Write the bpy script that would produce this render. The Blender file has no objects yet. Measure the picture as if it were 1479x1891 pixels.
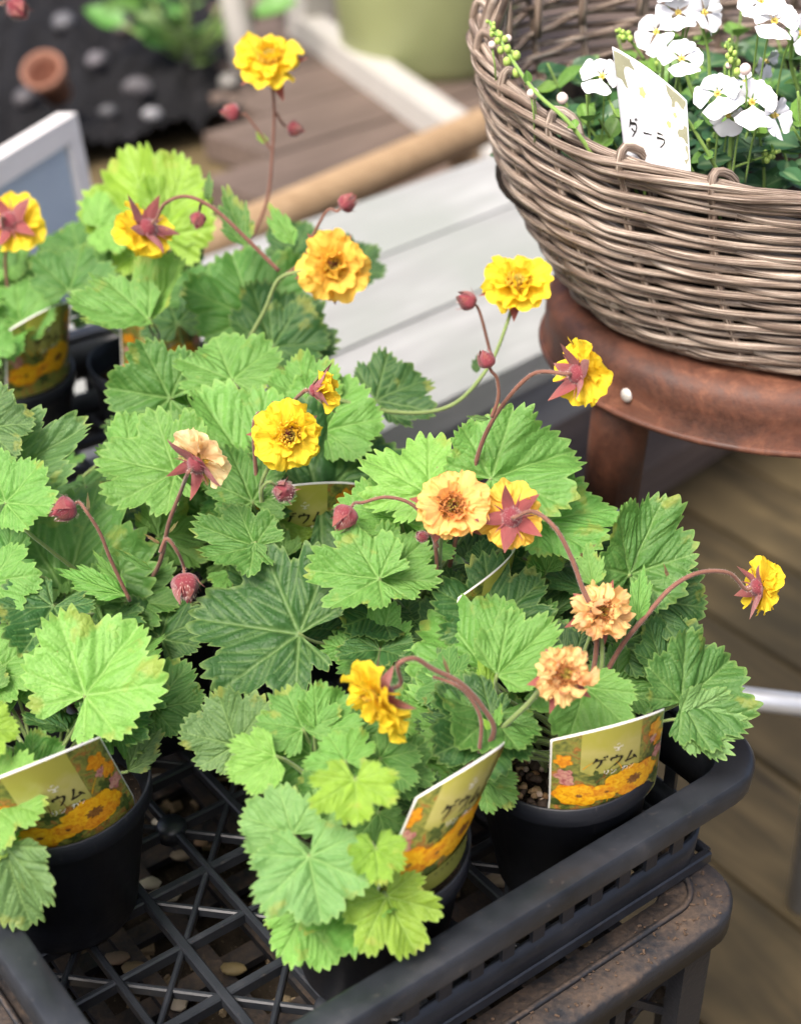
import bpy, math, random
import numpy as np
from mathutils import Vector, Matrix, Quaternion

# ------------------------------------------------------------------ camera, sky, sun, exposure
S = bpy.context.scene
F = 2700.0; PITCH = math.radians(32); CAM = Vector((0, 0, .544))
cd = bpy.data.cameras.new('camera'); cam = bpy.data.objects.new('camera', cd)
S.collection.objects.link(cam); S.camera = cam
cam.location = CAM; cam.rotation_euler = (math.pi/2 - PITCH, 0, 0)
cd.sensor_fit = 'HORIZONTAL'; cd.sensor_width = 36; cd.lens = 36*F/1479
cd.clip_start = .02; cd.clip_end = 200
cd.dof.use_dof = True; cd.dof.focus_distance = .705; cd.dof.aperture_fstop = 8.0
SUN_EL = math.radians(58); SUN_AZ = math.radians(215)      # azimuth of the sun, clockwise from +Y
w = bpy.data.worlds.new('World'); S.world = w; w.use_nodes = True
nt = w.node_tree; bg = nt.nodes['Background']; sky = nt.nodes.new('ShaderNodeTexSky')
sky.sky_type = 'NISHITA'; sky.sun_disc = False; sky.sun_elevation = SUN_EL; sky.sun_rotation = SUN_AZ
sky.dust_density = 7; sky.air_density = .55; sky.ozone_density = 1.0
nt.links.new(sky.outputs[0], bg.inputs[0]); bg.inputs[1].default_value = .14
sd = bpy.data.lights.new('sun', 'SUN'); sun = bpy.data.objects.new('sun', sd); S.collection.objects.link(sun)
sd.energy = 1.5; sd.angle = math.radians(22); sd.color = (1, .95, .88)
sdir = Vector((math.sin(SUN_AZ)*math.cos(SUN_EL), math.cos(SUN_AZ)*math.cos(SUN_EL), math.sin(SUN_EL)))
sun.rotation_euler = sdir.to_track_quat('Z', 'Y').to_euler(); sun.location = sdir*5
S.view_settings.view_transform = 'Standard'; S.view_settings.look = 'None'
S.view_settings.gamma = 1; S.view_settings.exposure = 1.2
S.cycles.max_bounces = 5; S.cycles.diffuse_bounces = 3; S.cycles.glossy_bounces = 2; S.cycles.transmission_bounces = 3; S.cycles.transparent_max_bounces = 6

# ------------------------------------------------------------------ pixel helpers
CR = Vector((1, 0, 0)); CU = Vector((0, math.sin(PITCH), math.cos(PITCH))); CF = Vector((0, math.cos(PITCH), -math.sin(PITCH)))
def ray(px, py): return CF + CR*((px-739.5)/F) + CU*((945.5-py)/F)
def at_z(px, py, z): d = ray(px, py); return CAM + d*((z-CAM.z)/d.z)
def at_y(px, py, y): d = ray(px, py); return CAM + d*(y/d.y)
def at_t(px, py, t): return CAM + ray(px, py)*t
def depth(p): return (p-CAM).dot(CF)
def proj(p):
    q = p-CAM; t = q.dot(CF)
    return 739.5+F*q.dot(CR)/t, 945.5-F*q.dot(CU)/t
def camvec(x, y, z): return (CR*x + CU*y - CF*z).normalized()     # z towards the viewer

# ------------------------------------------------------------------ object helpers
RNG = random.Random(7)
COL = S.collection
WM = {}
def par(o, p):
    o.parent = p; o.matrix_parent_inverse = WM[p.name].inverted()
def put(o, M=None, parent=None):
    COL.objects.link(o)
    M = M if M is not None else Matrix()
    o.matrix_basis = M; WM[o.name] = M.copy()
    if parent is not None: par(o, parent)
    return o
def thing(name, label, cat, loc=(0, 0, 0), group=None):
    o = bpy.data.objects.new(name, None); o.empty_display_size = .01
    put(o, Matrix.Translation(Vector(loc)))
    o['label'] = label; o['category'] = cat
    if group: o['group'] = group
    return o
def tag(o, label, cat, group=None):
    o['label'] = label; o['category'] = cat
    if group: o['group'] = group
    return o
class MB:
    def __init__(s): s.v = []; s.f = []; s.m = []; s.uv = []; s.at = {}
    def add(s, verts, faces, uvs=None, mat=0):
        b = len(s.v); s.v += [tuple(p) for p in verts]
        for f in faces: s.f.append(tuple(i+b for i in f)); s.m.append(mat)
        s.uv += [tuple(u) for u in uvs] if uvs is not None else [(0., 0.)]*len(verts)
    def box(s, c, sx, sy, sz, rz=0, M=None, mat=0):
        R = M if M is not None else Matrix.Rotation(rz, 3, 'Z')
        P = [Vector(c)+R @ Vector((x*sx/2, y*sy/2, z*sz/2)) for x in (-1, 1) for y in (-1, 1) for z in (-1, 1)]
        s.add(P, [(0, 1, 3, 2), (4, 6, 7, 5), (0, 4, 5, 1), (2, 3, 7, 6), (0, 2, 6, 4), (1, 5, 7, 3)], None, mat)
    def mesh(s, name, smooth=True):
        me = bpy.data.meshes.new(name); me.from_pydata(s.v, [], s.f)
        if smooth: me.polygons.foreach_set('use_smooth', [True]*len(s.f))
        me.polygons.foreach_set('material_index', s.m)
        l = me.uv_layers.new(name='UVMap')
        vi = np.empty(len(me.loops), dtype=np.int32); me.loops.foreach_get('vertex_index', vi)
        l.data.foreach_set('uv', np.array(s.uv, dtype=np.float32)[vi].ravel())
        for k, a in s.at.items():
            A = me.attributes.new(k, 'FLOAT', 'POINT'); A.data.foreach_set('value', np.asarray(a, dtype=np.float32))
        me.update(); return me
    def build(s, name, mats, parent=None, M=None, smooth=True):
        me = s.mesh(name, smooth)
        for m in (mats if isinstance(mats, (list, tuple)) else [mats]): me.materials.append(m)
        return put(bpy.data.objects.new(name, me), M, parent)
def inst(name, me, M, parent, color=None):
    o = bpy.data.objects.new(name, me); put(o, M, parent)
    if color: o.color = (*color, 1)
    return o
def frame(p, xa, ya, za, s=1.0):
    return Matrix(((xa.x*s, ya.x*s, za.x*s, p.x), (xa.y*s, ya.y*s, za.y*s, p.y), (xa.z*s, ya.z*s, za.z*s, p.z), (0, 0, 0, 1)))
def smoothpath(pts, n=6):
    P = [Vector(p) for p in pts]
    if len(P) < 3: return [P[0].lerp(P[-1], i/n) for i in range(n+1)]
    out = []
    for i in range(len(P)-1):
        p0 = P[i-1] if i else P[0]*2-P[1]; p1, p2 = P[i], P[i+1]; p3 = P[i+2] if i+2 < len(P) else P[-1]*2-P[-2]
        for k in range(n):
            t = k/n
            out.append(.5*((2*p1)+(p2-p0)*t+(2*p0-5*p1+4*p2-p3)*t*t+(3*p1-p0-3*p2+p3)*t**3))
    out.append(P[-1]); return out
def tube(mb, pts, rad, n=7, closed=False, mat=0, cap=True, flat=1.0):
    P = [Vector(p) for p in pts]; N = len(P)
    R = rad if isinstance(rad, (list, tuple)) else [rad]*N
    if len(R) != N: R = [np.interp(i/(N-1), np.linspace(0, 1, len(R)), R) for i in range(N)]
    T = []
    for i in range(N):
        a = P[(i-1) % N] if (closed or i) else P[0]; b = P[(i+1) % N] if (closed or i < N-1) else P[-1]
        T.append((b-a).normalized())
    up = Vector((0, 0, 1)) if abs(T[0].z) < .9 else Vector((1, 0, 0))
    X = T[0].cross(up).normalized(); vs = []; uv = []; L = 0
    for i in range(N):
        if i: X = (X - T[i]*X.dot(T[i])).normalized(); L += (P[i]-P[i-1]).length
        Y = T[i].cross(X)
        for k in range(n):
            a = 2*math.pi*k/n; vs.append(P[i]+(X*math.cos(a)+Y*math.sin(a)*flat)*R[i]); uv.append((L, abs(2*k/n-1)))
    fs = []
    for i in range(N if closed else N-1):
        j = (i+1) % N
        for k in range(n): fs.append((i*n+k, i*n+(k+1) % n, j*n+(k+1) % n, j*n+k))
    if cap and not closed: fs.append(tuple(range(n))[::-1]); fs.append(tuple((N-1)*n+k for k in range(n)))
    mb.add(vs, fs, uv, mat)
def lathe(mb, prof, n=32, c=(0, 0, 0), mat=0, wob=None):
    vs = []; uv = []; fs = []; c = Vector(c)
    for i, (r, z) in enumerate(prof):
        for k in range(n):
            a = 2*math.pi*k/n; rr = r*(wob(a, z) if wob else 1)
            vs.append(c+Vector((rr*math.cos(a), rr*math.sin(a), z))); uv.append((k/n, i/len(prof)))
    for i in range(len(prof)-1):
        for k in range(n): fs.append((i*n+k, i*n+(k+1) % n, (i+1)*n+(k+1) % n, (i+1)*n+k))
    mb.add(vs, fs, uv, mat)

# ------------------------------------------------------------------ materials
class NT:
    def __init__(s, name):
        s.m = bpy.data.materials.new(name); s.m.use_nodes = True; s.t = s.m.node_tree; s.N = s.t.nodes
        s.b = s.N['Principled BSDF']; s.out = s.N['Material Output']
    def n(s, ty, **kw):
        o = s.N.new('ShaderNode'+ty)
        for k, v in kw.items(): setattr(o, k, v)
        return o
    def l(s, a, b): s.t.links.new(a, b)
    def coord(s, kind='Object', scale=(1, 1, 1), rot=(0, 0, 0)):
        c = s.n('TexCoord'); m = s.n('Mapping'); m.inputs['Scale'].default_value = scale; m.inputs['Rotation'].default_value = rot
        s.l(c.outputs[kind], m.inputs[0]); return m.outputs[0]
    def noise(s, vec, scale, detail=4, rough=.55, dist=0):
        o = s.n('TexNoise'); o.inputs['Scale'].default_value = scale; o.inputs['Detail'].default_value = detail
        o.inputs['Roughness'].default_value = rough; o.inputs['Distortion'].default_value = dist
        if vec is not None: s.l(vec, o.inputs['Vector'])
        return o.outputs[0]
    def ramp(s, fac, stops, interp='LINEAR'):
        o = s.n('ValToRGB'); s.l(fac, o.inputs[0]); e = o.color_ramp.elements; o.color_ramp.interpolation = interp
        while len(e) < len(stops): e.new(.5)
        for el, (p, c) in zip(e, stops): el.position = p; el.color = (*c, 1) if len(c) == 3 else c
        return o.outputs[0]
    def mix(s, fac, a, b, mode='MIX'):
        o = s.n('Mix', data_type='RGBA', blend_type=mode)
        for i, x in ((0, fac), (6, a), (7, b)):
            if isinstance(x, (int, float)): o.inputs[i].default_value = x
            elif isinstance(x, tuple): o.inputs[i].default_value = (*x, 1)
            else: s.l(x, o.inputs[i])
        return o.outputs[2]
    def math(s, op, a, b=0.0):
        o = s.n('Math', operation=op)
        for i, x in ((0, a), (1, b)):
            if isinstance(x, (int, float)): o.inputs[i].default_value = x
            else: s.l(x, o.inputs[i])
        return o.outputs[0]
    def bump(s, h, strength=.3, dist=.002):
        o = s.n('Bump'); o.inputs['Strength'].default_value = strength; o.inputs['Distance'].default_value = dist
        s.l(h, o.inputs['Height']); s.l(o.outputs[0], s.b.inputs['Normal']); return o.outputs[0]
    def set(s, col=None, rough=None, spec=None, metal=None):
        if col is not None:
            if isinstance(col, tuple): s.b.inputs['Base Color'].default_value = (*col, 1)
            else: s.l(col, s.b.inputs['Base Color'])
        if rough is not None:
            if isinstance(rough, (int, float)): s.b.inputs['Roughness'].default_value = rough
            else: s.l(rough, s.b.inputs['Roughness'])
        if spec is not None: s.b.inputs['Specular IOR Level'].default_value = spec
        if metal is not None: s.b.inputs['Metallic'].default_value = metal
        return s
    def translucent(s, col, fac, normal=None):
        tr = s.n('BsdfTranslucent'); mx = s.n('MixShader'); mx.inputs[0].default_value = fac
        if isinstance(col, tuple): tr.inputs[0].default_value = (*col, 1)
        else: s.l(col, tr.inputs[0])
        s.l(s.b.outputs[0], mx.inputs[1]); s.l(tr.outputs[0], mx.inputs[2]); s.l(mx.outputs[0], s.out.inputs[0])

def simple(name, col, rough=.6, var=.25, scale=40, spec=.4, bump=0, metal=0):
    t = NT(name); v = t.coord(); n = t.noise(v, scale, 5)
    c = t.mix(n, tuple(x*(1-var) for x in col), tuple(min(1, x*(1+var)) for x in col)); t.set(c, rough, spec, metal)
    if bump: t.bump(t.noise(v, scale*4, 3), bump, .001)
    return t.m

def mat_leaf():
    t = NT('geum_leaf'); oi = t.n('ObjectInfo'); ve = t.n('Attribute', attribute_name='vein'); ra = t.n('Attribute', attribute_name='rad')
    uv = t.coord('UV'); base = oi.outputs['Color']
    n1 = t.noise(uv, 5, 4); n2 = t.noise(uv, 45, 3)
    c = t.mix(t.ramp(n1, [(.3, (.78,)*3), (.7, (1.18,)*3)]), (0, 0, 0), base, 'MIX')
    c = t.mix(1.0, base, t.ramp(n1, [(.3, (.74, .80, .7)), (.7, (1.0, 1.0, 1.0))]), 'MULTIPLY')
    c = t.mix(1.0, c, t.ramp(n2, [(.3, (.84, .86, .8)), (.65, (1, 1, 1))]), 'MULTIPLY')
    c = t.mix(t.math('MULTIPLY', ve.outputs['Fac'], .30), c, (.34, .50, .16))
    edge = t.ramp(ra.outputs['Fac'], [(.93, (0, 0, 0)), (1, (1, 1, 1))])
    c = t.mix(t.math('MULTIPLY', edge, .30), c, (.40, .55, .16))
    rnd = t.math('MULTIPLY', oi.outputs['Random'], .10)
    bl = t.ramp(t.math('ADD', t.math('MULTIPLY', t.noise(uv, 2.6, 3), .8), t.math('ADD', rnd, t.math('MULTIPLY', ra.outputs['Fac'], .14))), [(.66, (0, 0, 0)), (.74, (.5,)*3)])
    c = t.mix(bl, c, (.36, .36, .07))
    sp_ = t.ramp(t.noise(uv, 9, 2), [(.735, (0, 0, 0)), (.76, (.7,)*3)]); c = t.mix(sp_, c, (.22, .15, .05))
    t.set(c, .46, .38)
    vo = t.n('TexVoronoi', feature='DISTANCE_TO_EDGE'); vo.inputs['Scale'].default_value = 15; t.l(uv, vo.inputs['Vector'])
    q = t.ramp(vo.outputs['Distance'], [(0, (0, 0, 0)), (.22, (1, 1, 1))])
    h = t.math('ADD', t.math('ADD', t.math('MULTIPLY', n2, .35), t.math('MULTIPLY', q, .55)), t.math('MULTIPLY', t.noise(uv, 150, 2), .4))
    t.bump(h, .42, .0011)
    tc = t.mix(1.0, c, (1.25, 1.3, .55), 'MULTIPLY'); t.translucent(tc, .34); return t.m

def mat_petal(name, base, tip, blush, bf):
    t = NT(name); uvm = t.coord('UV', (9, 1.2, 1)); uv = t.n('TexCoord').outputs['UV']
    sp = t.n('SeparateXYZ'); t.l(uv, sp.inputs[0])
    oi = t.n('ObjectInfo')
    c = t.ramp(sp.outputs['Y'], [(.05, base), (.55, tip), (1, tuple(min(1, x*1.05) for x in tip))])
    st = t.noise(uvm, 1.6, 4, .6)
    c = t.mix(t.ramp(st, [(.50, (0, 0, 0)), (.70, (.75,)*3)]), c, base)
    pn = t.noise(t.coord('Object', (1, 1, 1)), 1.9, 3); rn = t.math('ADD', pn, t.math('MULTIPLY', t.math('SUBTRACT', oi.outputs['Random'], .5), .3))
    c = t.mix(t.ramp(rn, [(.45, (0, 0, 0)), (.72, (bf,)*3)]), c, blush)
    t.set(c, .55, .25); t.bump(st, .35, .05); t.translucent(c, .42); return t.m

def mat_sepal():
    t = NT('sepal_red'); uv = t.n('TexCoord').outputs['UV']; sp = t.n('SeparateXYZ'); t.l(uv, sp.inputs[0])
    st = t.noise(t.coord('UV', (12, 1.5, 1)), 2, 4)
    c = t.mix(st, (.15, .020, .026), (.42, .115, .105))
    c = t.mix(t.ramp(sp.outputs['Y'], [(.6, (0, 0, 0)), (1, (.4,)*3)]), c, (.34, .16, .09))
    t.set(c, .6, .25); t.b.inputs['Sheen Weight'].default_value = .25; t.b.inputs['Sheen Roughness'].default_value = .5
    t.bump(t.noise(t.coord('UV', (30, 6, 1)), 3, 3), .4, .05); t.translucent(c, .15); return t.m
def mat_fuzzy(name, a, b, scale=900):
    t = NT(name); n = t.noise(t.coord('Object'), scale, 3); n2 = t.noise(t.coord('Object'), 60, 3)
    c = t.mix(t.math('MULTIPLY', t.math('ADD', n, n2), .5), a, b); t.set(c, .7, .2)
    t.b.inputs['Sheen Weight'].default_value = .3; t.b.inputs['Sheen Roughness'].default_value = .4; t.bump(n, .5, .0006); return t.m
def mat_plastic():
    t = NT('black_plastic'); v = t.coord(); n = t.noise(v, 30, 6, .65); n2 = t.noise(v, 260, 4)
    c = t.ramp(n, [(.3, (.009, .011, .014)), (.6, (.020, .023, .029)), (.8, (.045, .046, .050))])
    d = t.ramp(n2, [(.62, (0, 0, 0)), (.75, (.35,)*3)]); c = t.mix(d, c, (.09, .08, .07))
    t.set(c, t.ramp(n, [(.3, (.30,)*3), (.8, (.55,)*3)]), .6); t.bump(n2, .2, .0006); return t.m
def mat_pot():
    t = NT('pot_plastic'); v = t.coord(); n = t.noise(v, 35, 5); n2 = t.noise(t.coord('Object', (1, 1, .25)), 420, 3)
    c = t.mix(n, (.005, .006, .009), (.013, .015, .020)); d = t.ramp(n2, [(.66, (0, 0, 0)), (.76, (.3,)*3)])
    c = t.mix(d, c, (.12, .11, .10)); t.set(c, t.ramp(n, [(.3, (.38,)*3), (.7, (.55,)*3)]), .4)
    t.bump(t.noise(t.coord('Object', (1, 1, 2.2)), 60, 3), .25, .0015); return t.m
def mat_dirty_plastic():
    t = NT('dirty_plastic'); v = t.coord(); n = t.noise(v, 22, 7, .68); n2 = t.noise(v, 330, 4)
    g = t.n('NewGeometry'); sp = t.n('SeparateXYZ'); t.l(g.outputs['Normal'], sp.inputs[0])
    up = t.math('MAXIMUM', sp.outputs['Z'], 0.0)
    mask = t.ramp(t.math('ADD', t.math('MULTIPLY', up, .22), t.math('ADD', t.math('MULTIPLY', n, .8), t.math('MULTIPLY', n2, .2))), [(.64, (0, 0, 0)), (.86, (1, 1, 1))])
    c = t.mix(mask, (.018, .019, .022), t.mix(n2, (.045, .031, .022), (.13, .09, .062))); t.set(c, t.mix(mask, (.5,)*3, (.9,)*3), .4)
    t.bump(t.math('ADD', n2, n), .35, .0015); return t.m
def mat_wicker():
    t = NT('wicker'); oi = t.n('ObjectInfo'); uv = t.coord('UV', (20, 7, 1)); uv2 = t.coord('UV', (9, .7, 1))
    a = t.n('Vector' + 'Math', operation='ADD'); t.l(uv, a.inputs[0]); cx = t.n('CombineXYZ'); t.l(t.math('MULTIPLY', oi.outputs['Random'], 50.0), cx.inputs[2]); t.l(cx.outputs[0], a.inputs[1])
    n = t.noise(a.outputs[0], 1.3, 5, .65); n2 = t.noise(uv2, 2, 3)
    c = t.ramp(n, [(.32, (.030, .020, .014)), (.43, (.11, .076, .055)), (.52, (.27, .205, .155)), (.63, (.60, .51, .42))])  # streaky cane tones; the palest stop also paints in bright highlights on the strands
    c = t.mix(t.ramp(n2, [(.4, (0, 0, 0)), (.7, (.35,)*3)]), c, (.13, .085, .06)); t.set(c, .5, .4)
    t.bump(n, .7, .0014); return t.m
def mat_rust():
    t = NT('rust'); v = t.coord(); n = t.noise(v, 26, 8, .7, .6); n2 = t.noise(v, 240, 5, .7)
    c = t.ramp(n, [(.28, (.022, .010, .007)), (.45, (.048, .017, .010)), (.57, (.10, .034, .017)), (.70, (.23, .095, .05))])
    c = t.mix(t.ramp(n2, [(.35, (0, 0, 0)), (.7, (.45,)*3)]), c, (.11, .047, .027)); t.set(c, t.ramp(n, [(.3, (.42,)*3), (.7, (.75,)*3)]), .45)
    t.bump(t.math('ADD', n, n2), .3, .0012); return t.m
def mat_wood(name, dark, light, scale=(3, 40, 40), rough=.75, rot=(0, 0, 0), blotch=None):
    t = NT(name); v = t.coord('Object', scale, rot); oi = t.n('ObjectInfo')
    n = t.noise(v, 1.0, 6, .6, 1.5); n2 = t.noise(t.coord('Object'), 4, 4)
    c = t.mix(t.ramp(n, [(.3, (0, 0, 0)), (.7, (1, 1, 1))]), dark, light)
    c = t.mix(1.0, c, t.ramp(oi.outputs['Random'], [(0, (.8,)*3), (1, (1.1,)*3)]), 'MULTIPLY')
    if blotch: c = t.mix(t.ramp(n2, [(.45, (0, 0, 0)), (.65, (.8,)*3)]), c, blotch)
    t.set(c, rough, .3); t.bump(n, .4, .004); return t.m
def mat_soil(name, a, b, chip, scale=90):
    t = NT(name); v = t.coord(); n = t.noise(v, scale, 7, .7); n2 = t.noise(v, scale*3.5, 3)
    c = t.mix(n, a, b); c = t.mix(t.ramp(n2, [(.62, (0, 0, 0)), (.7, (.8,)*3)]), c, chip); t.set(c, .9, .2)
    t.bump(n, .9, .006); return t.m
def mat_objcolor(name, rough=.6, var=.3, scale=200):
    t = NT(name); oi = t.n('ObjectInfo'); n = t.noise(t.coord('Object'), scale, 4)
    c = t.mix(1.0, oi.outputs['Color'], t.ramp(n, [(.3, (1-var,)*3), (.7, (1, 1, 1))]), 'MULTIPLY'); t.set(c, rough, .35); return t.m
def mat_smallleaf():
    t = NT('small_leaf'); oi = t.n('ObjectInfo'); uv = t.n('TexCoord').outputs['UV']; sp = t.n('SeparateXYZ'); t.l(uv, sp.inputs[0])
    mid = t.ramp(t.math('ABSOLUTE', t.math('SUBTRACT', sp.outputs['X'], .5)), [(0, (1, 1, 1)), (.07, (0, 0, 0))])
    n = t.noise(t.coord('UV', (3, 3, 1)), 3, 4); c = t.mix(1.0, oi.outputs['Color'], t.ramp(n, [(.3, (.65, .72, .65)), (.7, (1, 1, 1))]), 'MULTIPLY')
    c = t.mix(t.math('MULTIPLY', mid, .35), c, (.3, .42, .2)); t.set(c, .42, .4); t.translucent(c, .15); return t.m
def mat_print():
    t = NT('card_photo_print'); uv = t.coord('UV', (1, 1, 1)); n = t.noise(uv, 1.5, 5, .6, 1.2); n2 = t.noise(t.coord('UV', (1, 1, 1), (0, 0, .6)), 3.3, 4, .6, 2.0)
    c = t.ramp(n, [(.30, (.05, .07, .02)), (.43, (.17, .19, .04)), (.52, (.30, .30, .06)), (.58, (.26, .12, .03)), (.66, (.50, .22, .05)), (.80, (.46, .18, .14))])
    c = t.mix(t.ramp(n2, [(.5, (0, 0, 0)), (.66, (.75,)*3)]), c, (.10, .12, .03)); t.set(c, .32, .45); return t.m
def mat_panel():
    t = NT('card_panel_print'); uv = t.n('TexCoord').outputs['UV']; sp = t.n('SeparateXYZ'); t.l(uv, sp.inputs[0]); n = t.noise(t.coord('UV'), 1.1, 4, .5, .5)
    f = t.math('ADD', sp.outputs['Y'], t.math('MULTIPLY', t.math('SUBTRACT', n, .5), 3.0))
    c = t.ramp(t.math('MULTIPLY', f, .2), [(.25, (.22, .23, .045)), (.5, (.40, .38, .09)), (.72, (.48, .44, .14)), (.95, (.42, .40, .07))]); t.set(c, .32, .45); return t.m
def mat_printflower(name, a, b, c_):
    t = NT(name); n = t.noise(t.coord('UV', (1, 1, 1)), 3.2, 4, .6, 1); c = t.ramp(n, [(.3, a), (.5, b), (.7, c_)]); t.set(c, .32, .45); return t.m

M = dict(
    leaf=mat_leaf(),
    yellow=mat_petal('petal_yellow', (.88, .48, .012), (.95, .74, .05), (.92, .58, .03), .35),
    amber=mat_petal('petal_amber', (.80, .36, .015), (.94, .64, .11), (.92, .48, .07), .5),
    peach=mat_petal('petal_peach', (.86, .36, .04), (.96, .61, .20), (.94, .38, .15), .8),
    cream=mat_petal('petal_cream', (.92, .56, .20), (.96, .80, .46), (.92, .55, .30), .5),
    wither=mat_petal('petal_withered', (.80, .36, .08), (.95, .68, .30), (.88, .40, .24), .6),
    sepal=mat_sepal(), calyx=mat_fuzzy('calyx_red', (.11, .012, .022), (.30, .065, .075)),
    stem=mat_fuzzy('stem_maroon', (.10, .036, .030), (.26, .13, .085), 500), gstem=mat_fuzzy('stem_green', (.10, .17, .045), (.24, .29, .11), 500),
    hair=simple('hair', (.62, .50, .44), .5, .1), stamen=simple('stamen', (.80, .46, .04), .6, .4, 600), stamen_b=simple('stamen_brown', (.32, .12, .03), .6, .4, 600),
    pist=simple('pistil', (.46, .36, .06), .6, .4, 600), plastic=mat_plastic(), pot=mat_pot(), dirty=mat_dirty_plastic(), wicker=mat_wicker(), rust=mat_rust(),
    soil=mat_soil('potting_soil', (.008, .006, .005), (.035, .024, .016), (.12, .08, .05), 160), objc=mat_objcolor('grain'), sleaf=mat_smallleaf(),
    white=simple('white_petal', (.76, .77, .79), .5, .05, 300, .25), throat=simple('throat_yellow', (.80, .58, .14), .6, .4, 600), budpink=simple('bud_pale', (.72, .58, .52), .5, .25, 500),
    cardw=simple('card_white', (.78, .77, .72), .35, .05), print=mat_print(), panel=mat_panel(), ink=simple('ink_black', (.015, .014, .012), .4, .1),
    inkw=simple('ink_white', (.82, .80, .70), .4, .05), pf1=mat_printflower('printed_gold', (.62, .22, .01), (.80, .40, .01), (.86, .55, .03)),
    pf2=mat_printflower('printed_orange', (.50, .13, .012), (.70, .27, .012), (.80, .42, .03)), pf3=mat_printflower('printed_brown', (.10, .04, .01), (.22, .09, .02), (.40, .2, .05)),
    pf4=mat_printflower('printed_pink', (.28, .07, .07), (.5, .22, .18), (.6, .4, .25)), pf5=mat_printflower('printed_dark_green', (.02, .04, .012), (.06, .09, .02), (.16, .18, .04)),
    galv=simple('galvanised_steel', (.52, .54, .56), .35, .2, 60, .5, 0, .6), rivet=simple('rivet', (.72, .68, .62), .4, .15, 200, .5, 0, .5),
)

# ------------------------------------------------------------------ the setting: ground, garden bed
deckz = -.45
UA = math.atan2(.208, .273); UX = Vector((math.cos(UA), math.sin(UA), 0)); VX = Vector((-UX.y, UX.x, 0)); O = Vector((-.097, .325, 0))
def tr(u, v, z=0): return O+UX*u+VX*v+Vector((0, 0, z))
g = MB(); g.add([(-60, -60, deckz-.06), (60, -60, deckz-.06), (60, 60, deckz-.06), (-60, 60, deckz-.06)], [(0, 1, 2, 3)])
o = g.build('ground', mat_soil('ground_earth', (.010, .009, .008), (.035, .028, .023), (.09, .075, .06), 14)); o['kind'] = 'structure'
# timber deck: boards run away along the tray's long side
deck = thing('deck', 'x', 'deck'); del deck['label']; del deck['category']; deck['kind'] = 'structure'
MW = mat_wood('deck_wood', (.030, .023, .011), (.17, .125, .058), (2.5, 14, 14), .7, (0, 0, 0), (.036, .030, .016))
me = MB(); me.box((0, 0, 0), 5.4, .138, .04); bm_deck = me.mesh('board', False); bm_deck.materials.append(MW)
for i in range(-9, 17):
    c = tr(i*.145+.05, 1.1, deckz-.02+RNG.uniform(-.002, .002)); inst('board', bm_deck, frame(c, VX, -UX, Vector((0, 0, 1))), deck)
# garden bed behind: dark mulch sheet with a lumpy surface
def bed_grid(poly, nx, ny, amp, seed):
    r = random.Random(seed); mb = MB(); vs = []; fs = []
    for j in range(ny+1):
        for i in range(nx+1):
            s, t = i/nx, j/ny
            p = (poly[0]*(1-s)+poly[1]*s)*(1-t)+(poly[3]*(1-s)+poly[2]*s)*t
            vs.append(p+Vector((0, 0, r.uniform(0, amp))))
    for j in range(ny):
        for i in range(nx): a = j*(nx+1)+i; fs.append((a, a+1, a+nx+2, a+nx+1))
    mb.add(vs, fs); return mb
zb = deckz+.03
bedpoly = [at_z(-500, 400, zb), at_z(440, 240, zb), at_z(700, -60, zb)+Vector((.3, 6, 0)), at_z(-500, -60, zb)+Vector((-2, 6, 0))]
o = bed_grid(bedpoly, 60, 60, .05, 3).build('garden_bed', mat_soil('mulch', (.003, .003, .004), (.010, .0095, .010), (.05, .048, .05), 16)); o['kind'] = 'structure'
# second low deck stage, boards across
stage = thing('boardwalk', 'x', 'x'); del stage['label']; del stage['category']; stage['kind'] = 'structure'
MW2 = mat_wood('boardwalk_wood', (.085, .062, .048), (.17, .125, .10), (2.5, 28, 28), .75)
me = MB(); me.box((0, 0, 0), 3.4, .20, .05); b2 = me.mesh('board', False); b2.materials.append(MW2)
p0 = at_z(560, 330, deckz+.04); UB = Vector((math.cos(math.radians(46)), math.sin(math.radians(46)), 0)); VB = Vector((-UB.y, UB.x, 0))
for i in range(-5, 9):
    s0 = -.65
    while i >= 0 and s0 < 3 and proj(p0+VB*(i*.212)+UB*s0)[0] < 425: s0 += .03      # boards end where the garden bed begins
    inst('board', b2, frame(p0+VB*(i*.212)+UB*(s0+1.7)+Vector((0, 0, -.005+RNG.uniform(-.002, .002))), UB, VB, Vector((0, 0, 1))), stage)
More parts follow.
